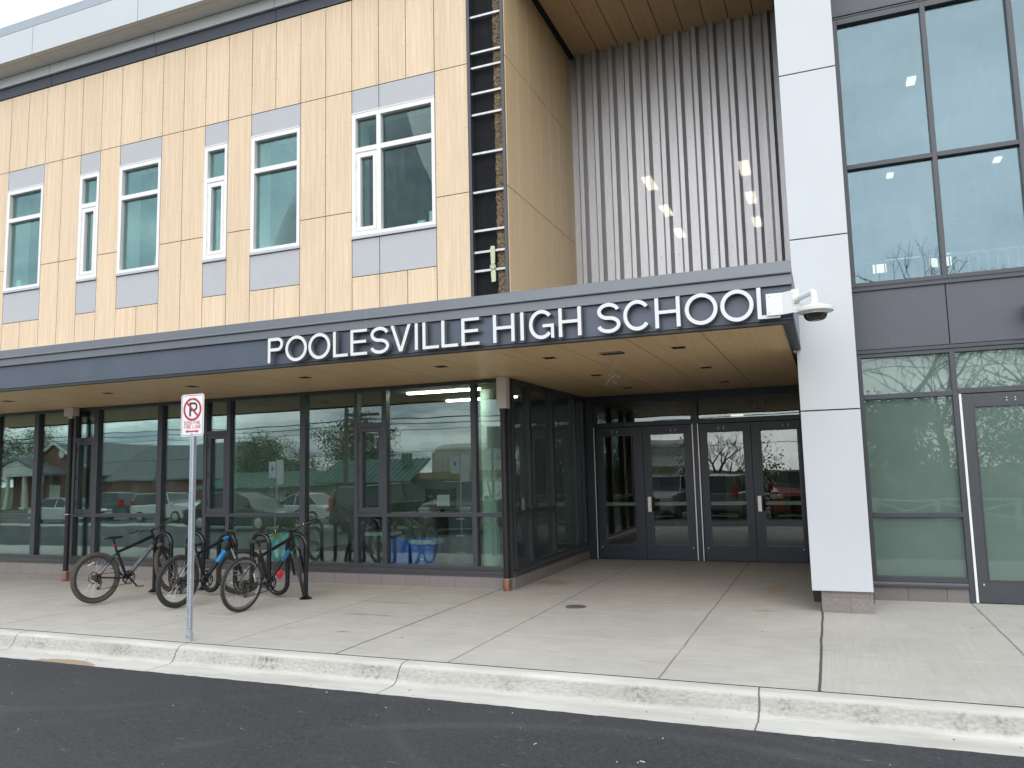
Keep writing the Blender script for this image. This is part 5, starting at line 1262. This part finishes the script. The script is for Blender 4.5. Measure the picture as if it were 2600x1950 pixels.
# ------------------------------------------------------------------ across the street (seen in the glass)
def leafmat(n, c): return pm(n, c, 0.7, var=0.45, scale=1.2, obj=True)
def tree(name, label, x, y, h, cr, mats, bare=False, seed=1, trunk=0.16, group=None, dens=1.0):
    rnd = random.Random(seed); e = empty(name, (x, y, lotz(x, y)-0.1), label=label, cat='tree', group=group)
    t = MB(); tips = []
    def grow(p, d, r, l, lev):
        n = 3; pts = [p]; rr = [r]; q = p; dd = d
        for i in range(n):
            dd = (dd+Vector((rnd.uniform(-1, 1), rnd.uniform(-1, 1), rnd.uniform(-0.4, 0.7)))*0.17).normalized(); q = q+dd*l/n; pts.append(q); rr.append(r*(1-0.35*(i+1)/n))
        t.tube(pts, rr, 7 if lev == 0 else (5 if lev < 3 else 3), caps=False)
        tips.append((q, lev))
        if lev >= (5 if bare else 3): return
        k = rnd.choice((3, 3, 4)) if lev < 2 else (3 if bare else 2)
        for i in range(k):
            a = rnd.uniform(0, 6.28); up_ = rnd.uniform(0.35, 1.0)
            nd = (dd*up_+Vector((math.cos(a), math.sin(a), rnd.uniform(0.0, 0.5)))*rnd.uniform(0.4, 0.8)).normalized()
            st_ = pts[rnd.choice((2, 3, 3))]
            grow(st_, nd, max(0.011, r*rnd.uniform(0.42, 0.6)), l*rnd.uniform(0.6, 0.8), lev+1)
    grow(Vector((0, 0, 0)), Vector((0, 0, 1)), trunk, h*(0.33 if bare else 0.3), 0)
    t.build('trunk', mats[0], e, smooth=True)
    if not bare:
        c = MB()
        blobs = [(Vector((rnd.gauss(0, cr*0.42), rnd.gauss(0, cr*0.42), h*rnd.uniform(0.38, 0.95))), cr*rnd.uniform(0.25, 0.45)) for _ in range(int(26*dens))]
        for bc, br_ in blobs:
            for _ in range(int(430)):
                v = Vector((rnd.gauss(0, 1), rnd.gauss(0, 1), rnd.gauss(0, 0.8))).normalized()*br_*rnd.uniform(0.35, 1.12); p = bc+v
                s = rnd.uniform(0.035, 0.065)*(1+h/14); n1 = Vector((rnd.gauss(0, 1), rnd.gauss(0, 1), rnd.gauss(0, 1))).normalized(); u = n1.orthogonal().normalized()*s; w = n1.cross(u)
                c.add([p-u, p+w*0.7, p+u, p-w*0.7], [(0, 1, 2, 3)], rnd.choice((0, 0, 1)))
        c.build('crown', mats[1:], e)
    return e
bark = pm('bark', (0.085, 0.07, 0.055), 0.9, var=0.3, obj=True); barkd = pm('bark_grey', (0.11, 0.10, 0.09), 0.9, var=0.3, obj=True)
gA = leafmat('leaf_green', (0.075, 0.12, 0.035)); gB = leafmat('leaf_light', (0.11, 0.15, 0.05)); gC = leafmat('leaf_grey_green', (0.12, 0.15, 0.08)); gD = leafmat('leaf_dark', (0.03, 0.05, 0.02))
tree('leafy_tree', 'grey green spreading tree beside the brick church across the street', -86, -42, 9.5, 5.5, [bark, gC, gA], seed=2)
tree('leafy_tree', 'dense bright green tree behind the white sheds across the street', -50, -41, 6.6, 3.6, [bark, gA, gB], seed=3, dens=1.4)
tree('leafy_tree', 'tall pale green tree rising behind the shed roof ridge across the street', -39.5, -40, 7.8, 4.2, [bark, gB, gC], seed=4, dens=1.3)
tree('leafy_tree', 'dark evergreen standing behind the entrance side of the parking lot', 3.5, -23, 5.6, 3.2, [bark, gD, gA], seed=5, dens=1.6)
tree('leafy_tree', 'dark evergreen farther along the parking lot edge, beyond the bare trees', 9.5, -25, 6.2, 3.6, [bark, gD, gA], seed=12, dens=1.6)
for i, (x, y, h, lb_) in enumerate(((1.75, -17, 14.5, 'tallest bare tree across the lot, reflected beside the white column'), (4.9, -17, 10.5, 'bare tree across the lot with a wide twiggy crown'), (7.8, -16, 11.0, 'bare tree across the lot above the second wing pane'),
                            (-14, -33, 6.4, 'low bare tree behind the tan building'), (-7, -25, 5.6, 'small bare tree reflected in the entrance doors'), (-46, -43, 7.0, 'thin bare tree between the two leafy trees across the street'), (-26, -40, 6.8, 'bare tree behind the tan building roof'), (10.8, -19, 11.5, 'bare tree at the far end of the lot'))):
    tree('bare_tree', lb_, x, y, h, 3, [barkd], bare=True, seed=20+i, trunk=0.17)
# hedge bank behind the lot
hb_ = MB(); rnd = random.Random(9)
for i in range(24000):
    x = rnd.uniform(-9, 14); y = -24+rnd.uniform(-1.2, 1.2); z = lotz(x, y)+abs(rnd.gauss(0, 1))*1.7*(0.7+0.3*math.sin(x*1.3)); s = rnd.uniform(0.035, 0.085)
    n1 = Vector((rnd.gauss(0, 1), rnd.gauss(0, 1), rnd.gauss(0, 1))).normalized(); u = n1.orthogonal().normalized()*s; w = n1.cross(u); p = Vector((x, y, min(z, 3.4)))
    hb_.add([p-u, p+w, p+u, p-w], [(0, 1, 2, 3)])
tag(hb_.build('undergrowth', gD), 'dark tangled undergrowth along the back of the parking lot', 'undergrowth', kind='stuff')

brickm = pm('church_brick', (0.21, 0.10, 0.075), 0.85, var=0.2, scale=8); slate = pm('grey_shingles', (0.17, 0.18, 0.18), 0.85, var=0.15, scale=4); wpaint = pm('white_trim_paint', (0.66, 0.67, 0.66), 0.5)
def gable(mb, x0, x1, y0, y1, z0, z1, zr, m=0):
    """gable wall facing +y"""
    xc = (x0+x1)/2; mb.extr([(x0, z0), (x1, z0), (x1, z1), (xc, zr), (x0, z1)], y0, y1, m, axis='y')
ch = worldly(empty('brick_church', (-76, -40, -1.3), label='red brick church with white columned porch and long grey roof across the street', cat='church'))
m_ = MB(); gable(m_, -83.5, -71.0, -40.0, -39.6, -1.4, 2.3, 5.4); m_.box(-71, -52.5, -52, -40.6, -1.4, 1.7); m_.box(-83.5, -71, -52, -40.01, -1.4, 2.3); m_.build('wall', brickm, ch)
m_ = MB(); m_.extr([(-40.2, 1.55), (-46.5, 5.2), (-52.6, 1.55), (-52.6, 1.4), (-40.2, 1.4)], -71.0, -57.0); m_.extr([(-57.0, 1.55), (-51.8, 1.5), (-51.8, 1.4), (-57.0, 1.4)], -52.6, -40.2, axis='y')
m_.add([(-57, -40.2, 1.55), (-51.8, -40.2, 1.55), (-57, -46.5, 5.2), (-51.8, -52.6, 1.55), (-57, -52.6, 1.55)], [(0, 1, 2), (1, 3, 2), (3, 4, 2)])
for s, xe in ((-1, -84.0), (1, -70.5)):
    m_.add([(-77.25, -39.4, 5.75), (-77.25, -52.3, 5.75), (xe, -52.3, 2.15), (xe, -39.4, 2.15), (-77.25, -39.4, 5.55), (-77.25, -52.3, 5.55), (xe, -52.3, 1.95), (xe, -39.4, 1.95)], [(0,1,2,3),(7,6,5,4),(0,3,7,4),(1,5,6,2),(2,6,7,3)])
rf = m_.build('roof', slate, ch)
m_ = MB(); m_.strip([(-84.0, 2.1), (-77.25, 5.65), (-70.5, 2.1)], 0.28, -39.38, -39.25); m_.cyl((-76.0, -39.55, 4.4), (-76.0, -39.4, 4.4), 0.5, 20); m_.build('gable_trim', wpaint, ch)
m_ = MB(); m_.box(-77.0, -75.8, -44.5, -43.3, 5.4, 6.6); m_.lathe([(0.75, 6.6), (0.08, 10.2)], (-76.4, -43.9, 0), 8); m_.build('steeple', wpaint, ch)
m_ = MB(); m_.extr([(-83.6, 2.3), (-79.5, 4.0), (-75.4, 2.3)], -37.0, -36.8, axis='y'); m_.box(-83.6, -75.4, -39.5, -36.8, 2.1, 2.28); m_.build('porch_pediment', wpaint, ch)
m_ = MB(); m_.extr([(-84.0, 2.31), (-79.5, 4.2), (-75.0, 2.31), (-75.4, 2.31), (-79.5, 3.98), (-83.6, 2.31)], -39.6, -36.6, axis='y'); m_.build('porch_roof', slate, ch)
for x in (-83.2, -80.9, -78.1, -75.8):
    m_ = MB(); m_.tube([(x, -37.1, -1.3), (x, -37.1, 2.1)], [0.24, 0.19], 14); m_.box(x-0.35, x+0.35, -37.45, -36.75, -1.4, -1.05); m_.build('porch_column', wpaint, ch, smooth=True)
m_ = MB(); m_.box(-77.6, -76.2, -39.59, -39.5, -1.3, 1.1); m_.build('door', wpaint, ch)
# white sheds with green metal roofs
metg = pm('green_metal_roof', (0.09, 0.19, 0.15), 0.4, 0.4, var=0.15); wsid = pm('white_siding', (0.48, 0.49, 0.46), 0.7, var=0.08)
def ribbed(mb, x0, x1, ya, za, yb, zb, t=0.08, step=0.55):
    mb.extr([(ya, za), (yb, zb), (yb, zb-t), (ya, za-t)], x0, x1)
    x = x0+0.1
    while x < x1:
        mb.extr([(ya, za+0.07), (yb, zb+0.07), (yb, zb+0.002), (ya, za+0.002)], x, x+0.07, 1); x += step
sh = worldly(empty('storage_shed', (-36, -29, -1.2), label='low white shed with a green ribbed metal roof across the street', cat='shed'))
m_ = MB(); m_.box(-46, -30, -33, -29, -1.3, 0.75); x = -46
while x < -30: m_.box(x, x+0.05, -28.99, -28.95, -1.3, 0.75); x += 0.4
m_.build('wall', wsid, sh)
m_ = MB(); ribbed(m_, -47, -29.4, -28.2, 0.75, -33.4, 1.9); m_.build('roof', [metg, pm('green_rib', (0.16, 0.30, 0.25), 0.4, 0.4)], sh)
m_ = MB(); m_.box(-38.4, -37.2, -28.95, -28.9, -1.2, 0.2); m_.build('door', M['intdark'], sh)
sh = worldly(empty('gabled_shed', (-30.5, -27.5, -1.2), label='white siding building with a peaked green metal roof across the street', cat='shed'))
m_ = MB(); m_.box(-33.5, -27.2, -32, -27.8, -1.3, 1.3); x = -33.5
while x < -27.2: m_.box(x, x+0.05, -27.79, -27.75, -1.3, 1.3); x += 0.35
m_.build('wall', wsid, sh)
m_ = MB(); ribbed(m_, -34.6, -26.6, -27.0, 1.0, -30.2, 2.6, step=0.45); m_.box(-28.2, -27.6, -29.3, -28.7, 2.2, 3.0, 0); m_.build('roof', [metg, MATS['green_rib']], sh)
tb_ = worldly(empty('tan_building', (-20, -28, -1.2), label='tan commercial building with white upper wall and sloping green metal roof', cat='building'))
tan = pm('tan_wall_paint', (0.30, 0.22, 0.12), 0.7, var=0.08)
m_ = MB(); m_.box(-28, -10, -36, -28.2, -1.3, 1.6); m_.build('wall', tan, tb_)
m_ = MB(); m_.box(-28, -10, -37, -33.0, 1.6, 3.1); x = -28
while x < -10: m_.box(x, x+0.06, -32.99, -32.94, 1.75, 3.0); x += 0.45
m_.extr([(-33.5, 3.1), (-37, 3.1), (-37, 3.35), (-35, 3.7), (-33.5, 3.35)], -28, -10); m_.build('upper_wall', pm('cream_siding', (0.50, 0.50, 0.44), 0.7), tb_)
m_ = MB(); ribbed(m_, -22.6, -9.5, -27.2, 0.9, -32.5, 2.5, step=0.4); m_.build('roof', [pm('grey_green_roof', (0.20, 0.25, 0.20), 0.4, 0.3), pm('grey_green_rib', (0.32, 0.37, 0.32), 0.4, 0.3)], tb_)
m_ = MB(); m_.box(-27, -23.4, -28.19, -28.1, -1.2, 1.1); m_.build('garage_door', M['intdark'], tb_)

# utility poles and wires
pw = pm('pole_wood', (0.16, 0.13, 0.10), 0.9, var=0.3)
e = worldly(empty('utility_pole', (-24.3, -16, -1), label='straight wooden utility pole with crossarm and lamp across the street', cat='utility pole'))
m_ = MB(); m_.tube([(-24.3, -16, -1), (-24.3, -16, 6.6)], [0.13, 0.10], 12); m_.build('pole', pw, e, smooth=True)
m_ = MB(); m_.box(-24.2, -22.2, -16.06, -15.94, 4.7, 4.85); m_.build('crossarm', pw, e)
m_ = MB(); m_.tube([(-24.2, -16, 3.6), (-23.2, -15.7, 3.9), (-22.7, -15.6, 3.8)], 0.03, 6); m_.lathe([(0.06, 3.85), (0.28, 3.72), (0.22, 3.62)], (-22.6, -15.6, 0), 14); m_.build('street_lamp_head', M['steel'], e)
e = worldly(empty('leaning_pole', (-37.6, -15.5, -1), label='weathered utility pole leaning beside the church lawn', cat='utility pole'))
m_ = MB(); m_.tube([(-37.9, -15.5, -1), (-36.9, -15.5, 4.0), (-37.6, -15.5, 8.0)], [0.22, 0.19, 0.15], 12); m_.build('pole', pw, e, smooth=True)
wr = empty('power_lines', (0, 0, 0), label='sagging power lines strung between the poles across the street', cat='power lines')
for z, y, sg, r_ in ((4.55, -16, 0.5, 0.028), (4.25, -15.8, 0.45, 0.02), (6.0, -16.2, 0.5, 0.016), (5.6, -16.2, 0.6, 0.016), (2.9, -22, 0.3, 0.016), (3.9, -15.7, 0.3, 0.014)):
    m_ = MB(); xs = [-90, -37.3, -24.3, -2, 22]; p = []
    for a, b in zip(xs, xs[1:]):
        for i in range(10): t_ = i/10; p.append((a+(b-a)*t_, y, z-sg*4*t_*(1-t_)*0.4))
    m_.tube(p, r_, 4); m_.build('wire', M['rack'], wr)

# cars
def car(name, label, x, y, rz, col, L=4.6, W=1.84, H=1.5, kind='sedan', tail=False):
    e = empty(name, (x, y, lotz(x, y)+0.005), rz, label=label, cat='car', group='cars behind the photographer, seen only in the glass')
    pb = pm('car_paint_'+'_'.join(str(int(c*999)) for c in col), col, 0.25, 0.2, var=0.03, obj=True)
    z1 = 0.62*H if kind != 'sedan' else 0.60*H; h2 = L/2
    if kind == 'sedan': lo = [(-h2, 0.35), (-h2+0.05, z1-0.05), (-h2+0.7, z1+0.08), (h2-1.35, z1+0.03), (h2-0.25, z1-0.14), (h2, z1-0.32), (h2, 0.35), (h2-0.2, 0.2), (-h2+0.2, 0.22)]; up = [(-h2+0.55, z1+0.03), (-h2+1.25, H-0.02), (0.1, H), (h2-2.1+0.55, z1+0.35), (h2-1.25, z1)]
    else: lo = [(-h2, 0.4), (-h2+0.03, z1), (h2-1.25, z1+0.06), (h2-0.15, z1-0.06), (h2, z1-0.25), (h2, 0.4), (h2-0.2, 0.25), (-h2+0.2, 0.27)]; up = [(-h2+0.05, z1-0.01), (-h2+0.3, H-0.04), (0.35, H), (h2-1.6, z1+0.25), (h2-1.2, z1)]
    def prism(prof, w0, m_, zt, taper=0.0):
        vs = []
        for s in (-1, 1):
            for a, b in prof: vs.append((a, s*(w0/2-taper*max(0, (b-z1))/(H-z1)), b))
        n = len(prof); m_.add(vs, [(i, (i+1)%n, n+(i+1)%n, n+i) for i in range(n)]+[tuple(range(n-1, -1, -1)), tuple(range(n, 2*n))])
    m_ = MB(); prism(lo, W, m_, z1); m_.build('body', pb, e, bevel=0.07, seg=3)
    m_ = MB(); prism(up, W-0.10, m_, H, 0.20); g_ = m_.build('window', pm('car_glass', (0.02, 0.024, 0.026), 0.05), e, bevel=0.03)
    m_ = MB(); rt = [(p[0]+(0.04 if p[0] < 0 else -0.05), p[1]+0.012) for p in up[1:3]]; m_.add([(rt[0][0], -W/2+0.27, rt[0][1]), (rt[1][0], -W/2+0.27, rt[1][1]), (rt[1][0], W/2-0.27, rt[1][1]), (rt[0][0], W/2-0.27, rt[0][1]), (rt[0][0], -W/2+0.27, rt[0][1]-0.04), (rt[1][0], -W/2+0.27, rt[1][1]-0.04), (rt[1][0], W/2-0.27, rt[1][1]-0.04), (rt[0][0], W/2-0.27, rt[0][1]-0.04)], [(0,1,2,3),(7,6,5,4),(0,4,5,1),(2,6,7,3),(0,3,7,4),(1,5,6,2)]); m_.build('roof', pb, e, bevel=0.015)
    m_ = MB()
    for s in (-1, 1):
        for a, b in ((0, 1), (1, 2), (2, 3), (3, 4)):
            pa, pc = up[a], up[b]
            f = lambda p: Vector((p[0], s*((W-0.10)/2-0.20*max(0, p[1]-z1)/(H-z1)+0.006), p[1]))
            m_.tube([f(pa), f(pc)], 0.022, 6)
        m_.tube([Vector((-0.1, s*((W-0.1)/2+0.004), z1+0.02)), Vector((-0.15, s*((W-0.1)/2-0.19), H-0.02))], 0.025, 6)
        m_.box(0.85, 1.0, s*W/2, s*(W/2+0.17), z1+0.02, z1+0.16)
    m_.build('pillar', pb, e, smooth=True)
    for sx in (-h2+0.85, h2-0.9):
        for s in (-1, 1):
            m_ = MB(); m_.lathe([(0.12, -0.105), (0.31, -0.11), (0.335, -0.07), (0.335, 0.07), (0.31, 0.11), (0.12, 0.105)], (sx, s*(W/2-0.09), 0.335), 24, ax='y'); w_ = m_.build('wheel', tyreB, e, smooth=True)
            m_ = MB(); m_.lathe([(0.03, 0.118*s), (0.205, 0.112*s), (0.215, 0.09*s)], (sx, s*(W/2-0.09), 0.335), 20, ax='y'); m_.build('rim', M['steel'], w_)
    for s in (-1, 1):
        m_ = MB(); m_.box(h2-0.16, h2+0.012, s*(W/2-0.42), s*(W/2-0.03), z1-0.30, z1-0.15); m_.build('headlight', pm('lamp_clear', (0.7, 0.72, 0.72), 0.1, 0.4), e, bevel=0.02)
        m_ = MB(); zt = z1+0.25 if kind != 'sedan' else z1-0.05; m_.box(-h2-0.012, -h2+0.12, s*(W/2-0.26), s*(W/2-0.02), z1-0.2, zt); m_.build('taillight', pm('lamp_red', (0.4, 0.02, 0.02), 0.2), e, bevel=0.02)
    m_ = MB(); m_.box(h2-0.05, h2+0.015, -0.45, 0.45, 0.42, z1-0.2); m_.build('grille', M['rack'], e, bevel=0.02)
    return e
pi = math.pi
car('parked_car', 'dark grey sedan parked side on across the lane, reflected behind the nearest bicycle', -21.3, -4.6, 0, (0.035, 0.037, 0.042), kind='sedan', H=1.45)
car('parked_car', 'black estate car seen from behind in the wide pane with the bins', -15.2, -5.6, R(-70), (0.018, 0.019, 0.021), kind='suv', H=1.7)
car('parked_car', 'bronze grey off road car facing the glass next to the corner', -12.0, -5.3, R(84), (0.10, 0.09, 0.08), kind='suv', H=1.78, W=1.9)
car('parked_car', 'white off road car facing the entrance doors', -6.3, -5.9, R(100), (0.45, 0.46, 0.48), kind='suv', H=1.72)
car('parked_car', 'white and dark van seen from behind in the third door', -3.9, -6.0, R(-84), (0.25, 0.26, 0.28), kind='suv', H=1.75)
car('parked_car', 'red off road car facing the last door by the white column', -1.1, -6.0, R(92), (0.33, 0.03, 0.025), kind='suv', H=1.85)
car('parked_car', 'white hatchback on the street by the leaning pole', -33.2, -12.6, pi*0.0, (0.66, 0.67, 0.68), L=4.3, kind='suv', H=1.6)
car('parked_car', 'green grey hatchback on the far side of the street', -41.5, -15.5, pi, (0.10, 0.13, 0.12), L=4.4, kind='suv', H=1.65)
car('parked_car', 'small white car far down the street, reflected above the bike loops', -25.6, -14.0, pi, (0.66, 0.67, 0.68), L=4.2, kind='sedan', H=1.45)
car('parked_car', 'white low sedan on the street near the church lawn', -40.0, -11.9, 0, (0.62, 0.63, 0.65), L=4.6, kind='sedan', H=1.4)
# small accessible-parking sign posts in the lot
for i, (x, y, lb_) in enumerate(((-18.3, -2.7, 'small white sign pair on a post reflected by the bike rack'), (-11.0, -2.7, 'small white sign pair on a post reflected beside the bronze car'))):
    e = worldly(empty('lot_sign', (x, y, -0.45), label=lb_, cat='sign', group='small signs in the parking lot'))
    m_ = MB(); m_.cyl((x, y, -0.45), (x, y, 2.2), 0.025, 8); m_.build('post', M['post'], e)
    m_ = MB(); m_.box(x-0.32, x-0.02, y+0.03, y+0.035, 1.55, 2.1); m_.box(x+0.02, x+0.32, y+0.03, y+0.035, 1.3, 2.15); m_.build('sign_board', M['signwhite'], e)
    m_ = MB(); m_.box(x-0.21, x-0.12, y+0.036, y+0.038, 1.78, 1.92); m_.build('blue_symbol', blue, e)
# church notice board and white rail fence
e = worldly(empty('notice_board', (-60, -20, -0.9), label='white framed notice board on the church lawn', cat='notice board'))
m_ = MB()
for x in (-61.4, -58.6): m_.box(x-0.12, x+0.12, -20.1, -19.9, -1.0, 1.3)
m_.box(-61.3, -58.7, -20.05, -19.95, 0.9, 1.05); m_.build('frame', wpaint, e)
m_ = MB(); m_.box(-61.1, -58.9, -20.03, -19.97, -0.2, 0.85); m_.build('board', M['intdark'], e)
e = worldly(empty('rail_fence', (5, -10.5, -0.7), label='low white crossed rail fence at the back of the lot', cat='fence'))
for i in range(9):
    x = -3+2.2*i; z = lotz(x, -10.5)
    m_ = MB(); m_.box(x-0.07, x+0.07, -10.57, -10.43, z-0.1, z+1.0); m_.build('fence_post', wpaint, e)
m_ = MB()
for i in range(8):
    x = -3+2.2*i; z = lotz(x, -10.5); m_.tube([(x, -10.46, z+0.2), (x+2.2, -10.46, z+0.85)], 0.04, 6); m_.tube([(x, -10.54, z+0.85), (x+2.2, -10.54, z+0.2)], 0.04, 6); m_.tube([(x, -10.5, z+0.95), (x+2.2, -10.5, z+0.95)], 0.04, 6)
m_.build('rail', wpaint, e)

# ------------------------------------------------------------------ light and sky
world = bpy.data.worlds.new('World'); scene.world = world; world.use_nodes = True
nt = world.node_tree; nt.nodes.clear()
out = nt.nodes.new('ShaderNodeOutputWorld'); bg = nt.nodes.new('ShaderNodeBackground')
sky = nt.nodes.new('ShaderNodeTexSky'); sky.sky_type = 'NISHITA'; sky.sun_disc = False
SUN_EL, SUN_AZ = R(30), R(170)      # high behind the photographer, veiled by cloud
sky.sun_elevation = SUN_EL; sky.sun_rotation = SUN_AZ
tc = nt.nodes.new('ShaderNodeTexCoord'); x, y, z = sep(nt, tc.outputs['Generated'])
zz = mth(nt, 'ADD', mth(nt, 'MAXIMUM', z, 0.0), 0.16)
cv = comb(nt, mth(nt, 'DIVIDE', x, zz), mth(nt, 'DIVIDE', y, zz), 0)
n1 = noise(nt, cv, 1.0, 7, 0.6, 0.6); n2 = noise(nt, cv, 2.6, 6, 0.6)
f = mth(nt, 'ADD', mth(nt, 'MULTIPLY', n1, 0.7), mth(nt, 'MULTIPLY', n2, 0.3)); f = ramp(nt, f, 0.42, 0.58)
cl = mixc(nt, f, (2.9, 3.6, 4.5), (9.4, 9.9, 10.3))
north = ramp(nt, y, -0.2, 0.6)
cl = mixc(nt, mth(nt, 'MULTIPLY', north, 0.75), cl, (10.3, 10.6, 10.9))    # thinner cloud over the school
hz = ramp(nt, z, 0.0, 0.35)
band = mth(nt, 'MULTIPLY', ramp(nt, z, 0.04, 0.20), mth(nt, 'SUBTRACT', 1.0, ramp(nt, z, 0.35, 0.75)), True)
cl = mixc(nt, mth(nt, 'MULTIPLY', band, 0.28), cl, (9.8, 10.3, 10.8))
mixed = mixc(nt, 0.88, sky.outputs[0], cl)
nt.links.new(mixed, bg.inputs[0]); bg.inputs[1].default_value = 0.12
nt.links.new(bg.outputs[0], out.inputs[0])
sl = bpy.data.lights.new('Sun', 'SUN'); sl.energy = 1.15; sl.angle = R(70); sl.color = (1.0, 0.965, 0.92)
so = bpy.data.objects.new('Sun', sl); COL.objects.link(so)
# direction towards the sun
sd_ = Vector((math.sin(SUN_AZ)*math.cos(SUN_EL), math.cos(SUN_AZ)*math.cos(SUN_EL), math.sin(SUN_EL)))
so.rotation_euler = sd_.to_track_quat('Z', 'Y').to_euler(); so.location = (0, 0, 30)

# ------------------------------------------------------------------ camera
cam = bpy.data.cameras.new('Camera'); cam.sensor_width = 36; cam.lens = 36*1976.4/2600; cam.clip_start = 0.05; cam.clip_end = 2000
co_ = bpy.data.objects.new('Camera', cam); COL.objects.link(co_); scene.camera = co_
yaw, pit, rol = R(21.832), R(6.274), R(-1.380)
fw = Vector((-math.sin(yaw)*math.cos(pit), math.cos(yaw)*math.cos(pit), math.sin(pit))); rt = Vector((math.cos(yaw), math.sin(yaw), 0)); up_ = rt.cross(fw)
r2 = rt*math.cos(rol)+up_*math.sin(rol); u2 = up_*math.cos(rol)-rt*math.sin(rol)
co_.matrix_world = Matrix(((r2.x, u2.x, -fw.x, 0), (r2.y, u2.y, -fw.y, 0), (r2.z, u2.z, -fw.z, 1.62), (0, 0, 0, 1)))

for o in bpy.data.objects:
    if '_w' in o.keys(): del o['_w']
scene.view_settings.view_transform = 'Standard'; scene.view_settings.look = 'None'; scene.view_settings.exposure = 0.68; scene.view_settings.gamma = 1.0
cy = scene.cycles
cy.use_denoising = True; cy.max_bounces = 10; cy.transparent_max_bounces = 16; cy.glossy_bounces = 4; cy.diffuse_bounces = 4; cy.caustics_reflective = False; cy.caustics_refractive = False
cy.sample_clamp_indirect = 6.0
